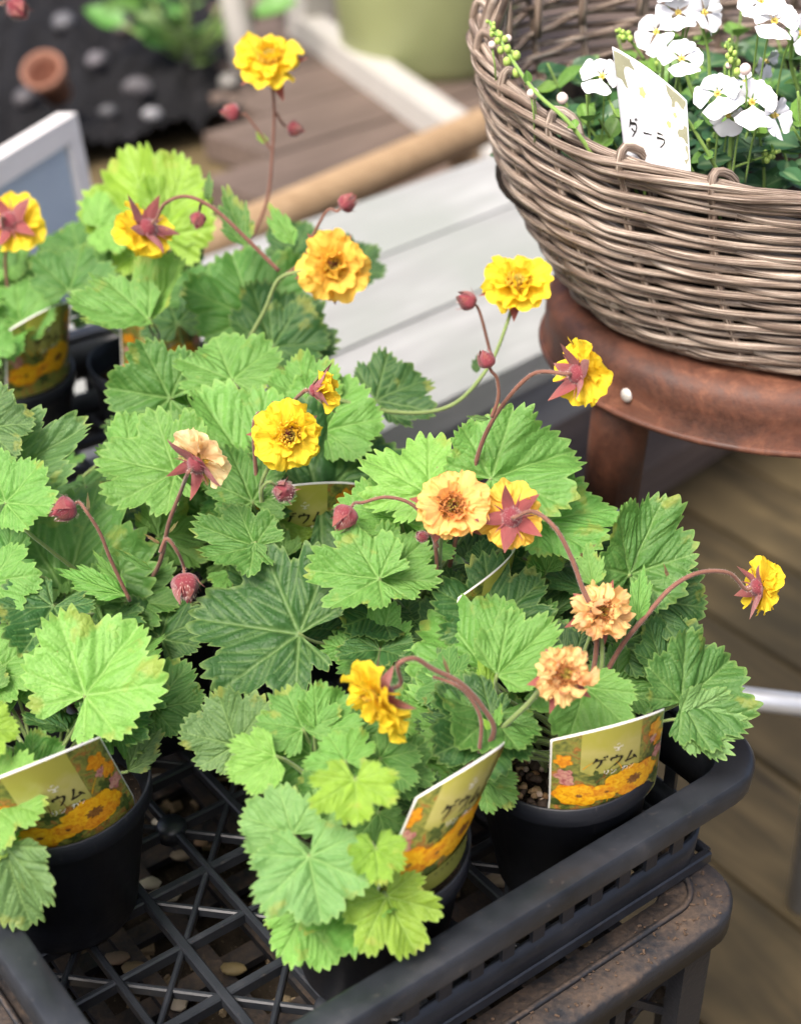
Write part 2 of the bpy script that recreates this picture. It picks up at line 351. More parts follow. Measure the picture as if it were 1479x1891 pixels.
# stones in the bed
def stone_mesh(seed, n=10, m=7, flat=.7):
    r = random.Random(seed); mb = MB(); ph = [r.uniform(0, 6) for _ in range(6)]
    def wob(a, z): return 1+.16*math.sin(2*a+ph[0]+z*40)+.1*math.sin(3*a+ph[1])
    prof = [(max(.02, math.sin(math.pi*i/m)), -math.cos(math.pi*i/m)*flat) for i in range(m+1)]
    lathe(mb, prof, n, wob=wob); me = mb.mesh('stone'); me.materials.append(M['objc']); return me
STN = [stone_mesh(i) for i in range(5)]
for i, (px, py, r, c, lb) in enumerate([(120, 40, 24, (.12, .12, .13), 'small dark grey stone lying on the mulch nearest the terracotta pot rim'), (230, 50, 20, (.13, .11, .10), 'dull brown stone on mulch between the seedling clump and terracotta pot'),
        (50, 180, 26, (.08, .075, .08), 'grey stone on mulch behind the white framed board'), (255, 160, 26, (.09, .085, .09), 'grey stone on mulch in front of the seedling clump'), (280, 210, 17, (.26, .26, .27), 'small pale whitish stone near the edge of the mulch'),
        (425, 150, 22, (.20, .19, .17), 'pale tan stone at the corner of the mulch by the white post'), (200, 205, 16, (.10, .10, .105), 'little grey stone on mulch beside the pale whitish stone'), (180, 110, 22, (.14, .13, .14), 'dark stone on the mulch close beside the terracotta pot')]):
    p = at_z(px, py, zb+.05); s = r/F*depth(p)
    o = inst('stone', STN[i % 5], frame(p, Vector((1, 0, 0)), Vector((0, 1, 0)), Vector((0, 0, 1)), s), None, c); tag(o, lb, 'stone', 'stones in the garden bed')
# fallen terracotta pot
p = at_z(112, 205, zb+.05); tp = thing('terracotta_pot', 'small orange terracotta pot lying tipped over on the dark mulch', 'pot', p)
mb = MB(); lathe(mb, [(.0, 0), (.030, 0), (.038, .07), (.044, .071), (.045, .092), (.040, .092), (.035, .065), (.025, .01), (0, .01)], 24)
Mt = frame(p+Vector((0, 0, .035)), Vector((1, 0, 0)), Vector((0, .75, .66)), Vector((-.3, -.6, .75)).normalized(), 1.0)
mb.build('pot_body', simple('terracotta', (.27, .13, .085), .8, .2, 30), tp, Mt)
# bench: grey whitewashed planks
bz = -.05
bench = thing('bench', 'low bench of weathered grey white planks behind the stool', 'bench', at_z(800, 560, deckz))
MWG = mat_wood('whitewashed_wood', (.22, .225, .215), (.33, .335, .325), (3, 22, 22), .7, (0, 0, 0), (.24, .26, .235))
MWT = mat_wood('tan_wood', (.26, .17, .09), (.40, .28, .16), (3, 40, 40), .7)
f0 = at_z(1005, 648, bz); me = MB(); me.box((0, 0, 0), 2.2, .132, .032); bp = me.mesh('plank', False); bp.materials.append(MWG)
for i in range(3): inst('plank', bp, frame(f0+VB*(.066+i*.137)-UB*.25+Vector((0, 0, -.016)), UB, VB, Vector((0, 0, 1))), bench)
mb = MB(); mb.box((0, 0, 0), 2.16, .028, .07); mb.build('apron', mat_wood('grey_wood', (.20, .20, .20), (.33, .33, .33)), bench, frame(f0+VB*.03-UB*.25+Vector((0, 0, -.067)), UB, VB, Vector((0, 0, 1))), False)
for su in (-1.2, .7):
    for sv in (.05, .36):
        mb = MB(); c = f0+UB*su+VB*sv; mb.box((c.x, c.y, (deckz+bz-.032)/2), .06, .05, bz-.032-deckz, UA); mb.build('leg', MWG, bench, None, False)
# tan rail behind the bench
p1, p2 = at_z(330, 480, -.16), at_z(905, 228, -.16); d = (p2-p1).normalized(); rail = thing('timber_rail', 'tan wooden rail on short posts behind the grey white bench', 'rail', Vector((p1.x, p1.y, deckz)))
mb = MB(); tube(mb, [p1-d*.8, p1, p1.lerp(p2, .5), p2, p2+d*.8], .030, 10); mb.build('rail_bar', MWT, rail)
for s in (-.5, .9):
    c = p1.lerp(p2, s); mb = MB(); tube(mb, [Vector((c.x, c.y, deckz)), Vector((c.x, c.y, -.17))], .025, 8); mb.build('post', MWT, rail)
# white timber frame in the back
MWH = simple('white_timber_paint', (.40, .385, .35), .6, .12, 20)
q1, q2 = at_z(572, 40, deckz+.10), at_z(850, 235, deckz+.10)
wf = thing('planter_frame', 'white painted timber edging with a corner post around the green planter', 'edging', Vector((q1.x, q1.y, deckz)))
dq = (q2-q1).normalized(); mb = MB(); L = (q2-q1).length; mb.box((0, 0, 0), L+.9, .07, .09); mb.build('side_rail', MWH, wf, frame(q1.lerp(q2, .5)+dq*.43+Vector((0, 0, -.03)), dq, Vector((-dq.y, dq.x, 0)), Vector((0, 0, 1))), False)
mb = MB(); mb.box((q1.x, q1.y+.03, deckz+.25), .085, .085, .55, UA); mb.build('corner_post', MWH, wf, None, False)
p = at_z(447, 150, deckz+.02); po = thing('white_post', 'slim white painted post standing between the mulch and boardwalk', 'post', p)
mb = MB(); tube(mb, [p+Vector((.02, 0, -.05)), p+Vector((0, 0, .12)), p+Vector((-.03, .02, .32)), p+Vector((-.05, .02, .6))], [.036, .033, .03, .03], 10); mb.build('post_shaft', MWH, po)
mb = MB(); lathe(mb, [(0, 0), (.055, 0), (.055, .012), (.036, .016)], 16, p+Vector((.02, 0, -.012))); mb.build('foot', MWH, po)
# green planter
p = at_z(790, 175, deckz+.04); gp = thing('green_planter', 'large round olive green glazed planter behind the white timber edging', 'planter', p+Vector((0, .2, 0)))
mb = MB(); lathe(mb, [(0, 0), (.17, 0), (.20, .05), (.235, .30), (.25, .46), (.27, .48), (.27, .52), (.235, .52), (.22, .45), (0, .45)], 40, p+Vector((0, .2, 0)))
mb.build('planter_body', simple('olive_glaze', (.26, .29, .13), .4, .25, 6), gp)
# white framed board leaning
c0 = at_z(125, 228, .02); fb = thing('framed_board', 'leaning white framed board with a pale blue panel', 'board')
c0 = at_t(118, 235, 1.5); c1 = at_z(-60, 345, c0.z); dt = (c1-c0).normalized(); fb.location = Vector((c0.x, c0.y, deckz)); WM[fb.name] = Matrix.Translation(fb.location)
nb = dt.cross(Vector((0, 0, 1))).normalized(); lean = (Vector((0, 0, -1))-nb*.10).normalized(); BH = (c0.z-deckz)/abs(lean.z); BL = .36
MFW = simple('white_frame_paint', (.66, .64, .62), .5, .08, 20); zz = dt.cross(lean).normalized()
for (a, b, wd) in ((c0, c0+dt*BL, .024), (c0+lean*BH, c0+lean*BH+dt*BL, .024)):
    mb = MB(); mb.box((0, 0, 0), (b-a).length+.024, wd, .022); mb.build('frame_rail', MFW, fb, frame((a+b)/2, dt, lean, zz), False)
for a in (c0, c0+dt*BL):
    mb = MB(); mb.box((0, 0, 0), BH-.025, .024, .022); mb.build('frame_stile', MFW, fb, frame(a+lean*BH*.5, lean, dt, -zz), False)
mb = MB(); mb.box((0, 0, 0), BL-.02, BH-.02, .008); mb.build('panel', simple('pale_blue_panel', (.36, .44, .52), .35, .1, 8), fb, frame(c0+dt*BL*.5+lean*BH*.5, dt, lean, zz), False)

# ------------------------------------------------------------------ plant tray
TW, TL, TH = .356, .66, .065
def rrect(inset, z, r=.032, n=8, w=TW, l=TL):
    r = max(.004, r-inset*.5); pts = []
    for cx, cy, a0 in ((w-inset-r, inset+r, -90), (w-inset-r, l-inset-r, 0), (inset+r, l-inset-r, 90), (inset+r, inset+r, 180)):
        for k in range(n+1): a = math.radians(a0+90*k/n); pts.append((cx+r*math.cos(a), cy+r*math.sin(a), z))
    return pts
def dense(pts, step=.02):
    out = []
    for i, p in enumerate(pts):
        q = pts[(i+1) % len(pts)]; L = math.dist(p, q); k = max(1, int(L/step))
        for j in range(k): out.append(tuple(p[a]+(q[a]-p[a])*j/k for a in range(3)))
    return out
def sweep(name, prof, mat, parent, fn=tr, w=TW, l=TL, r=.032, closed=True, smooth=True, wob=0):
    rings = [rrect(i, z, r, 8, w, l) for i, z in prof]
    # densify along straight runs the same way on each ring
    n = len(rings[0]); R2 = []
    for ring in rings:
        out = []
        for i in range(n):
            p, q = ring[i], ring[(i+1) % n]; k = 1 if i % 9 != 8 else 14
            for j in range(k): out.append(tuple(p[a]+(q[a]-p[a])*j/k for a in range(3)))
        R2.append(out)
    N = len(R2[0]); mb = MB(); vs = []
    for ring in R2:
        for k, (x, y, z) in enumerate(ring): vs.append(fn(x, y, z+wob*math.sin(k*1.7)*.3))
    fs = []
    for i in range(len(R2) if closed else len(R2)-1):
        i2 = (i+1) % len(R2)
        for k in range(N): fs.append((i*N+k, i*N+(k+1) % N, i2*N+(k+1) % N, i2*N+k))
    mb.add(vs, fs); return mb.build(name, mat, parent, None, smooth)
def bevel_angle(o, ang=35):
    m = o.modifiers.new('edge', 'EDGE_SPLIT'); m.split_angle = math.radians(ang)
tray = thing('plant_tray', 'black plastic plant tray with open grid floor holding the potted geums', 'tray', tr(TW/2, TL/2, 0))
def tilt(u, v, z): return tr(u, v, z)
o = sweep('rim', [(0, TH-.013), (-.0005, TH-.003), (.0012, TH-.0004), (.003, TH), (.0135, TH), (.0150, TH-.001), (.0155, TH-.003), (.0125, TH-.006), (.0045, TH-.007), (.0025, TH-.013)], M['plastic'], tray)
sweep('upper_wall', [(.0128, TH-.0055), (.0150, TH-.0055), (.0185, .030), (.0163, .030)], M['plastic'], tray)
sweep('wall_ridge', [(.0085, TH-.0165), (.0125, TH-.0160), (.0125, TH-.0185), (.0085, TH-.0185)], M['plastic'], tray)
sweep('lower_wall', [(.0175, .0185), (.0195, .0185), (.0215, -.010), (.0190, -.010)], M['plastic'], tray)
mb = MB(); mb.box((0, 0, 0), .0075, .0022, .0125); wp = mb.mesh('wall_post', False); wp.materials.append(M['plastic'])
for side, (n, L) in enumerate(((15, TW-.08), (24, TL-.08))):
    for k in range(n):
        s = .04+L*(k+.5)/n
        if side == 0: c, xa = tr(s, .0177, .0242), UX
        else: c, xa = tr(TW-.0177, s, .0242), VX
        inst('wall_post', wp, frame(c, xa, Vector((0, 0, 1)).cross(xa), Vector((0, 0, 1))), tray)
        if side == 0: inst('wall_post', wp, frame(tr(s, TL-.0177, .0242), xa, Vector((0, 0, 1)).cross(xa), Vector((0, 0, 1))), tray)
        if side == 1: inst('wall_post', wp, frame(tr(.0177, s, .0242), xa, Vector((0, 0, 1)).cross(xa), Vector((0, 0, 1))), tray)
bevel_angle(o, 42)
# grid floor
def bar(name, a, b, wdt, hgt, ztop, mat, parent):
    A, B = tr(*a), tr(*b); d = (B-A); L = d.length; d.normalize(); mb = MB()
    x = L/2; prof = [(-wdt/2, -hgt), (-wdt/2, -.0008), (-wdt/2+.0008, 0), (wdt/2-.0008, 0), (wdt/2, -.0008), (wdt/2, -hgt)]
    vs = [(-x, p, q) for p, q in prof]+[(x, p, q) for p, q in prof]; n = len(prof)
    mb.add(vs, [(k, (k+1) % n, n+(k+1) % n, n+k) for k in range(n)]+[tuple(range(n))[::-1], tuple(range(n, 2*n))])
    return mb.build(name, mat, parent, frame((A+B)/2+Vector((0, 0, ztop)), d, Vector((0, 0, 1)).cross(d), Vector((0, 0, 1))), False)
ga, gb, gc, gd = .02, TW-.02, .02, TL-.02
nu, nv = 9, 17; du, dv = (gb-ga)/nu, (gd-gc)/nv
for i in range(nu+1): bar('floor_bar', (ga+du*i, gc), (ga+du*i, gd), .0034 if i % 2 else .0048, .006, 0.0, M['plastic'], tray)
for j in range(nv+1): bar('floor_bar', (ga, gc+dv*j), (gb, gc+dv*j), .0034 if j % 2 else .0048, .0066, -.0009, M['plastic'], tray)
for k in range(-nv, nu+1, 2):
    pts = []
    for i in range(nu+1):
        j = i-k
        if 0 <= j <= nv: pts.append((ga+du*i, gc+dv*j))
    if len(pts) > 1: bar('floor_brace', pts[0], pts[-1], .0029, .0056, -.0018, M['plastic'], tray)
for k in range(0, nu+nv+1, 2):
    pts = []
    for i in range(nu+1):
        j = k-i
        if 0 <= j <= nv: pts.append((ga+du*i, gc+dv*j))
    if len(pts) > 1: bar('floor_brace', pts[0], pts[-1], .0029, .0050, -.0026, M['plastic'], tray)
for i in (1, 3, 5):
    for j in (1, 5, 9):
        mb = MB(); lathe(mb, [(0, .0012), (.007, .0010), (.0082, -.001), (.0082, -.008), (0, -.008)], 14, tr(ga+du*i, gc+dv*j, 0)); mb.build('floor_hub', M['plastic'], tray)
mb = MB()
for j in range(2):
    mb.add([tr(.0205, .03, -.008), tr(.034, .03, -.008), tr(.034, TL-.03, -.008), tr(.0205, TL-.03, -.008), tr(.0205, .03, -.0045), tr(.034, .03, -.0045), tr(.034, TL-.03, -.0045), tr(.0205, TL-.03, -.0045)],
           [(4, 5, 6, 7), (0, 1, 5, 4), (1, 2, 6, 5)]) if j == 0 else None
mb.build('floor_ledge', M['dirty'], tray, None, False)

# ------------------------------------------------------------------ crate under the tray
CW, CL = .346, .66; cz = -.0105; CO = -.012
def ctr(u, v, z=0): return tr(u+CO+.004, v+CO, z)
crate = thing('plastic_crate', 'dusty black plastic lattice crate standing under the plant tray', 'crate', ctr(CW/2, CL/2, deckz))
sweep('rim', [(0, cz-.016), (0, cz-.002), (.002, cz), (.030, cz-.0015), (.031, cz-.004), (.030, cz-.0055), (.004, cz-.006), (.003, cz-.016)], M['dirty'], crate, ctr, CW, CL, .028)
sweep('inner_ridge', [(.0165, cz-.001), (.0165, cz+.002), (.0190, cz+.002), (.0190, cz-.001)], M['dirty'], crate, ctr, CW, CL, .028)
sweep('base_band', [(.012, deckz), (.012, deckz+.06), (.016, deckz+.06), (.016, deckz)], M['dirty'], crate, ctr, CW, CL, .026)
def cpost(u, v, w_, d_, ax):
    A = ctr(u, v, deckz+.055); B = ctr(u, v, cz-.006); mb = MB(); h = B.z-A.z
    mb.box((0, 0, 0), w_, d_, h); mb.build('post', M['dirty'], crate, frame((A+B)/2, ax, Vector((0, 0, 1)).cross(ax), Vector((0, 0, 1))), False)
cin = .0125
for k in range(5):
    u = .03+(CW-.06)*k/4; cpost(u, cin, .019, .010, UX)
    if k in (1, 2, 3): cpost(u+.022, cin+.004, .007, .010, UX)
for k in range(7): v = .03+(CL-.06)*k/6; cpost(CW-cin, v, .019, .010, VX); cpost(cin, v, .019, .010, VX)
# lattice bars of the crate walls
def lbar(A, B, ax, w_=.004):
    d = (B-A).normalized(); n = Vector((0, 0, 1)).cross(ax); mb = MB(); mb.box((0, 0, 0), (B-A).length, w_, .003); return mb.build('lattice_bar', M['dirty'], crate, frame((A+B)/2, d, n.cross(d), n), False)
hz0, hz1 = cz-.006, deckz+.06; H = hz0-hz1
for k in range(-14, 16):
    for sg, off in ((1, 0), (-1, .0022)):
        # clip a 45 degree line to the front wall
        u0 = .02+k*.022; pts = []
        ua, ub = .016, CW-.016
        a = (u0, hz0); b = (u0+sg*H, hz1)
        def clip(a, b):
            t0, t1 = 0, 1; dx = b[0]-a[0]
            ta, tb = (ua-a[0])/dx, (ub-a[0])/dx; lo, hi = min(ta, tb), max(ta, tb)
            t0, t1 = max(0, lo), min(1, hi)
            return (t0, t1) if t1-t0 > .02 else None
        c = clip(a, b)
        if c:
            P = [ctr(a[0]+(b[0]-a[0])*t, .0185+off*1.6, a[1]+(b[1]-a[1])*t) for t in c]; lbar(P[0], P[1], UX)
for j in range(6):
    z = hz0-.05-j*.07; lbar(ctr(.016, .0235, z), ctr(CW-.016, .0235, z), UX, .006)
# slatted crate top seen through the tray floor, with grit on it
for i in range(10):
    u = .035+(CW-.07)*i/9; A, B = ctr(u, .02, 0), ctr(u, CL-.02, 0)
    mb = MB(); mb.box((0, 0, 0), CL-.045, .009, .005); mb.build('top_slat', M['dirty'], crate, frame((A+B)/2+Vector((0, 0, cz-.052)), VX, -UX, Vector((0, 0, 1))), False)
for j in range(14):
    v = .03+(CL-.06)*j/13; A, B = ctr(.02, v, 0), ctr(CW-.02, v, 0)
    mb = MB(); mb.box((0, 0, 0), CW-.045, .012, .005); mb.build('top_slat', M['dirty'], crate, frame((A+B)/2+Vector((0, 0, cz-.0575)), UX, VX, Vector((0, 0, 1))), False)
mb = MB(); mb.add([ctr(.02, .02, cz-.0655), ctr(CW-.02, .02, cz-.0655), ctr(CW-.02, CL-.02, cz-.0655), ctr(.02, CL-.02, cz-.0655)], [(0, 1, 2, 3)])
mb.build('top_panel', mat_soil('grit_dirt', (.012, .010, .008), (.05, .036, .022), (.13, .10, .065), 120), crate, None, False)
r = random.Random(11); chips = [(275, 1632, 15, (.55, .50, .38)), (305, 1652, 19, (.42, .38, .28)), (300, 1520, 14, (.48, .45, .36)), (222, 1683, 9, (.7, .68, .6)), (335, 1580, 14, (.30, .24, .17)), (372, 1555, 11, (.28, .18, .10)), (290, 1440, 13, (.4, .36, .3)),
    (500, 1560, 10, (.3, .25, .2)), (920, 1625, 20, (.40, .32, .22)), (215, 1770, 16, (.25, .18, .12)), (250, 1790, 18, (.2, .15, .08)), (430, 1790, 16, (.22, .17, .08)), (330, 1855, 15, (.3, .26, .2)), (520, 1850, 13, (.22, .17, .1))]
for px, py, rr, c in chips:
    p = at_z(px, py, cz-.045); s = rr/F*depth(p)
    o = inst('pebble', STN[r.randrange(5)], frame(p, Vector((1, .3*r.uniform(-1, 1), 0)).normalized()*1.4, Vector((0, 1, 0)), Vector((0, 0, .8)), s), crate, c)
mb = MB()
for k in range(420):
    u, v = r.uniform(.03, CW-.03), r.uniform(.03, CL-.03); s = r.uniform(.0012, .0042); c = ctr(u, v, cz-.062)
    mb.box(c, s*2, s*1.4, s, 0, Matrix.Rotation(r.uniform(0, 3), 3, Vector((r.random(), r.random(), 1)).normalized()))
o = mb.build('grit', simple('grit_chips', (.20, .15, .09), .85, .6, 300), crate, None, False); o['kind'] = 'stuff'

mb = MB(); r = random.Random(31)
for k in range(260):      # crumbs of bark and soil on the crate's ledge
    u, v = (r.uniform(.0, CW-.01), abs(r.gauss(.012, .006))) if k % 4 else (CW-abs(r.gauss(.012, .006)), r.uniform(.01, .3)); sz = r.uniform(.0003, .0011); c = ctr(u, max(.003, v), cz+.0005)
    mb.box(c, sz*r.uniform(1, 3), sz, sz*.7, 0, Matrix.Rotation(r.uniform(0, 6), 3, Vector((r.uniform(-.4, .4), r.uniform(-.4, .4), 1)).normalized()))
o = mb.build('crumbs', simple('bark_crumbs', (.085, .055, .035), .9, .7, 500), crate, None, False); o['kind'] = 'stuff'

# ------------------------------------------------------------------ stool
SC = Vector((.233, .840, 0)); SR = .142; STOP = .183
stool = thing('metal_stool', 'round rusty brown metal stool carrying the wicker basket', 'stool', (SC.x, SC.y, deckz))
mb = MB(); lathe(mb, [(0, STOP-.001), (SR-.02, STOP-.001), (SR-.012, STOP-.0015), (SR-.004, STOP-.005), (SR-.0005, STOP-.011), (SR, STOP-.02), (SR, STOP-.033), (SR+.0015, STOP-.0355), (SR+.002, STOP-.038), (SR, STOP-.0395), (SR-.004, STOP-.039), (SR-.005, STOP-.034), (SR-.006, STOP-.012), (SR-.02, STOP-.006), (0, STOP-.006)], 96, SC)
seat = mb.build('seat', M['rust'], stool)
mb = MB(); tube(mb, [SC+Vector(((SR+.0012)*math.cos(a), (SR+.0012)*math.sin(a), STOP-.0375)) for a in np.linspace(0, 2*math.pi, 97)[:-1]], .0023, 8, True); mb.build('rolled_edge', M['rust'], stool)
legaz = []
for k in range(4):
    a = math.radians(-146+90*k)
    tp_ = SC+Vector(((SR-.022)*math.cos(a), (SR-.022)*math.sin(a), STOP-.012)); bt = SC+Vector(((SR+.01)*math.cos(a), (SR+.01)*math.sin(a), deckz))
    mid = tp_.lerp(bt, .155); mb = MB(); rad = Vector((math.cos(a), math.sin(a), 0)); tan = Vector((0, 0, 1)).cross(rad); d = (bt-tp_).normalized()
    tube(mb, [tp_, mid], [.0185, .0175], 16); mb.build('leg_sleeve', M['rust'], stool)
    mb = MB(); tube(mb, [tp_, bt], .0125, 12); mb.build('leg', M['galv'], stool)
    az = a+math.radians(9)
    q = SC+Vector(((SR+.001)*math.cos(az), (SR+.001)*math.sin(az), STOP-.0245)); mb = MB()
    lathe(mb, [(0, .0016), (.002, .0014), (.0036, .0006), (.0042, 0), (.0042, -.001)], 14); mb.build('rivet', M['rivet'], seat, frame(q, tan, Vector((0, 0, 1)), rad))
def legpt(k, z):
    a = math.radians(-146+90*k); q = SR-.022+(.032)*(STOP-.012-z)/(STOP-.012-deckz); return SC+Vector((q*math.cos(a), q*math.sin(a), z))
for k0, k1 in ((0, 1), (0, 3), (1, 2)):
    mb = MB(); tube(mb, [legpt(k0, -.066), legpt(k1, -.066)], .0078, 12); mb.build('stretcher', M['galv'], stool)

# ------------------------------------------------------------------ wicker basket
BC = Vector((.275, .850, 0)); NS = 26
def sup(a, A, B, e=2.25):
    c, s = math.cos(a), math.sin(a); return Vector((math.copysign(abs(c)**(2/e), c)*A, math.copysign(abs(s)**(2/e), s)*B, 0))
zr_keys = [(0, .335), (45, .345), (90, .35), (135, .345), (180, .338), (205, .320), (225, .302), (247, .292), (270, .288), (300, .291), (330, .310), (360, .335)]
def zrim(a): return float(np.interp(math.degrees(a) % 360, [k for k, _ in zr_keys], [v for _, v in zr_keys]))
BZ = STOP+.001
def bpt(a, h, off=0):
    # h 0 base .. 1 rim ; wall bows outward
    A = .170+(.230-.170)*(1-max(0,1-h)**1.9); B = .140+(.152-.140)*(1-max(0,1-h)**1.9)
    p = sup(a, A+off, B+off); return BC+p+Vector((0, 0, BZ+.004+(zrim(a)-BZ-.004)*h))
basket = thing('wicker_basket', 'oval brown grey wicker basket on the rusty stool holding white flowers', 'basket', (BC.x, BC.y, BZ))
NR = 29
r = random.Random(5)
for k in range(NR):
    h = (k+.3)/NR*.93; ph = k % 3; pts = []; n = NS*12; jit = r.uniform(-.003, .003)
    for i in range(n):
        a = 2*math.pi*i/n; x = (i/12+ph)/3*2*math.pi
        s = math.sin(x); off = .0032*(s+.35*math.cos(2*x)); dz = -.0016*math.cos(x)
        p = bpt(a, h, off); p.z += dz+.0006*math.sin(a*9+k); pts.append(p)
    mb = MB(); tube(mb, pts, .00215+r.uniform(-.0003, .0004), 7, True); mb.build('weave_strand', M['wicker'], basket)
for k in range(NS):
    a = 2*math.pi*(k+.5)/NS; pts = [bpt(a, h, 0) for h in np.linspace(0, .99, 9)]
    pts[-1] = bpt(a, .97, .0045); top = bpt(a, 1.055, .001); a2 = a+.035; pts += [top, bpt(a2, 1.0, -.0085), bpt(a2+.02, .80, -.009)]
    mb = MB(); tube(mb, smoothpath(pts, 3), .0026, 6); mb.build('stake', M['wicker'], basket)
for k in range(5):
    pts = []; n = NS*10
    for i in range(n):
        a = 2*math.pi*i/n; x = a*NS/5+k*2*math.pi/5; p = bpt(a, .965+.030*math.sin(x), .0015+.0040*math.cos(x)); p.z += .0015*math.sin(a*7+k); pts.append(p)
    mb = MB(); tube(mb, pts, .0024, 7, True); mb.build('rim_strand', M['wicker'], basket)
for k in range(3):      # foot
    mb = MB(); tube(mb, [BC+sup(2*math.pi*i/120, .166+.002*k, .136+.002*k)+Vector((0, 0, BZ+.0024+.001*k+.0012*math.sin(i*1.3+k*2))) for i in range(120)], .0026, 6, True); mb.build('foot_strand', M['wicker'], basket)
mb = MB(); vs = [BC+sup(2*math.pi*i/60, .160, .130)+Vector((0, 0, BZ+.002)) for i in range(60)]; mb.add(vs, [tuple(range(60))]); mb.build('base', M['wicker'], basket)
mb = MB(); vs = []; n = 90
for j, h in enumerate((.05, .2, .4, .6)):
    vs += [bpt(2*math.pi*i/n, h, -.0085) for i in range(n)]
mb.add(vs, [(j*n+i, j*n+(i+1) % n, (j+1)*n+(i+1) % n, (j+1)*n+i) for j in range(3) for i in range(n)]); mb.build('liner', simple('dark_liner', (.022, .016, .012), .8, .5, 80), basket)
hp = bpt(math.pi, 1.0)
for sx in (1,):
    path = [BC+Vector((-.229*math.cos(t)*(1 if t < 9 else 1), 0, 0))+Vector((0, 0, .30+.26*math.sin(t))) for t in np.linspace(.02, math.pi-.02, 60)]
    for k in range(4):
        pts = []
        for i, p in enumerate(smoothpath(path, 2)):
            a = i*.33+k*math.pi/2; pts.append(p+Vector((.0045*math.cos(a)+.004, .0055*math.sin(a), 0)))
        mb = MB(); tube(mb, pts, .0036, 7); mb.build('handle_strand', M['wicker'], basket)
mb = MB(); vs = [bpt(2*math.pi*i/60, .78, -.0085) for i in range(60)]
for v in vs: v.z = .250
mb.add(vs+[BC+Vector((0, 0, .258))], [(i, (i+1) % 60, 60) for i in range(60)]); mb.build('potting_soil', M['soil'], basket)

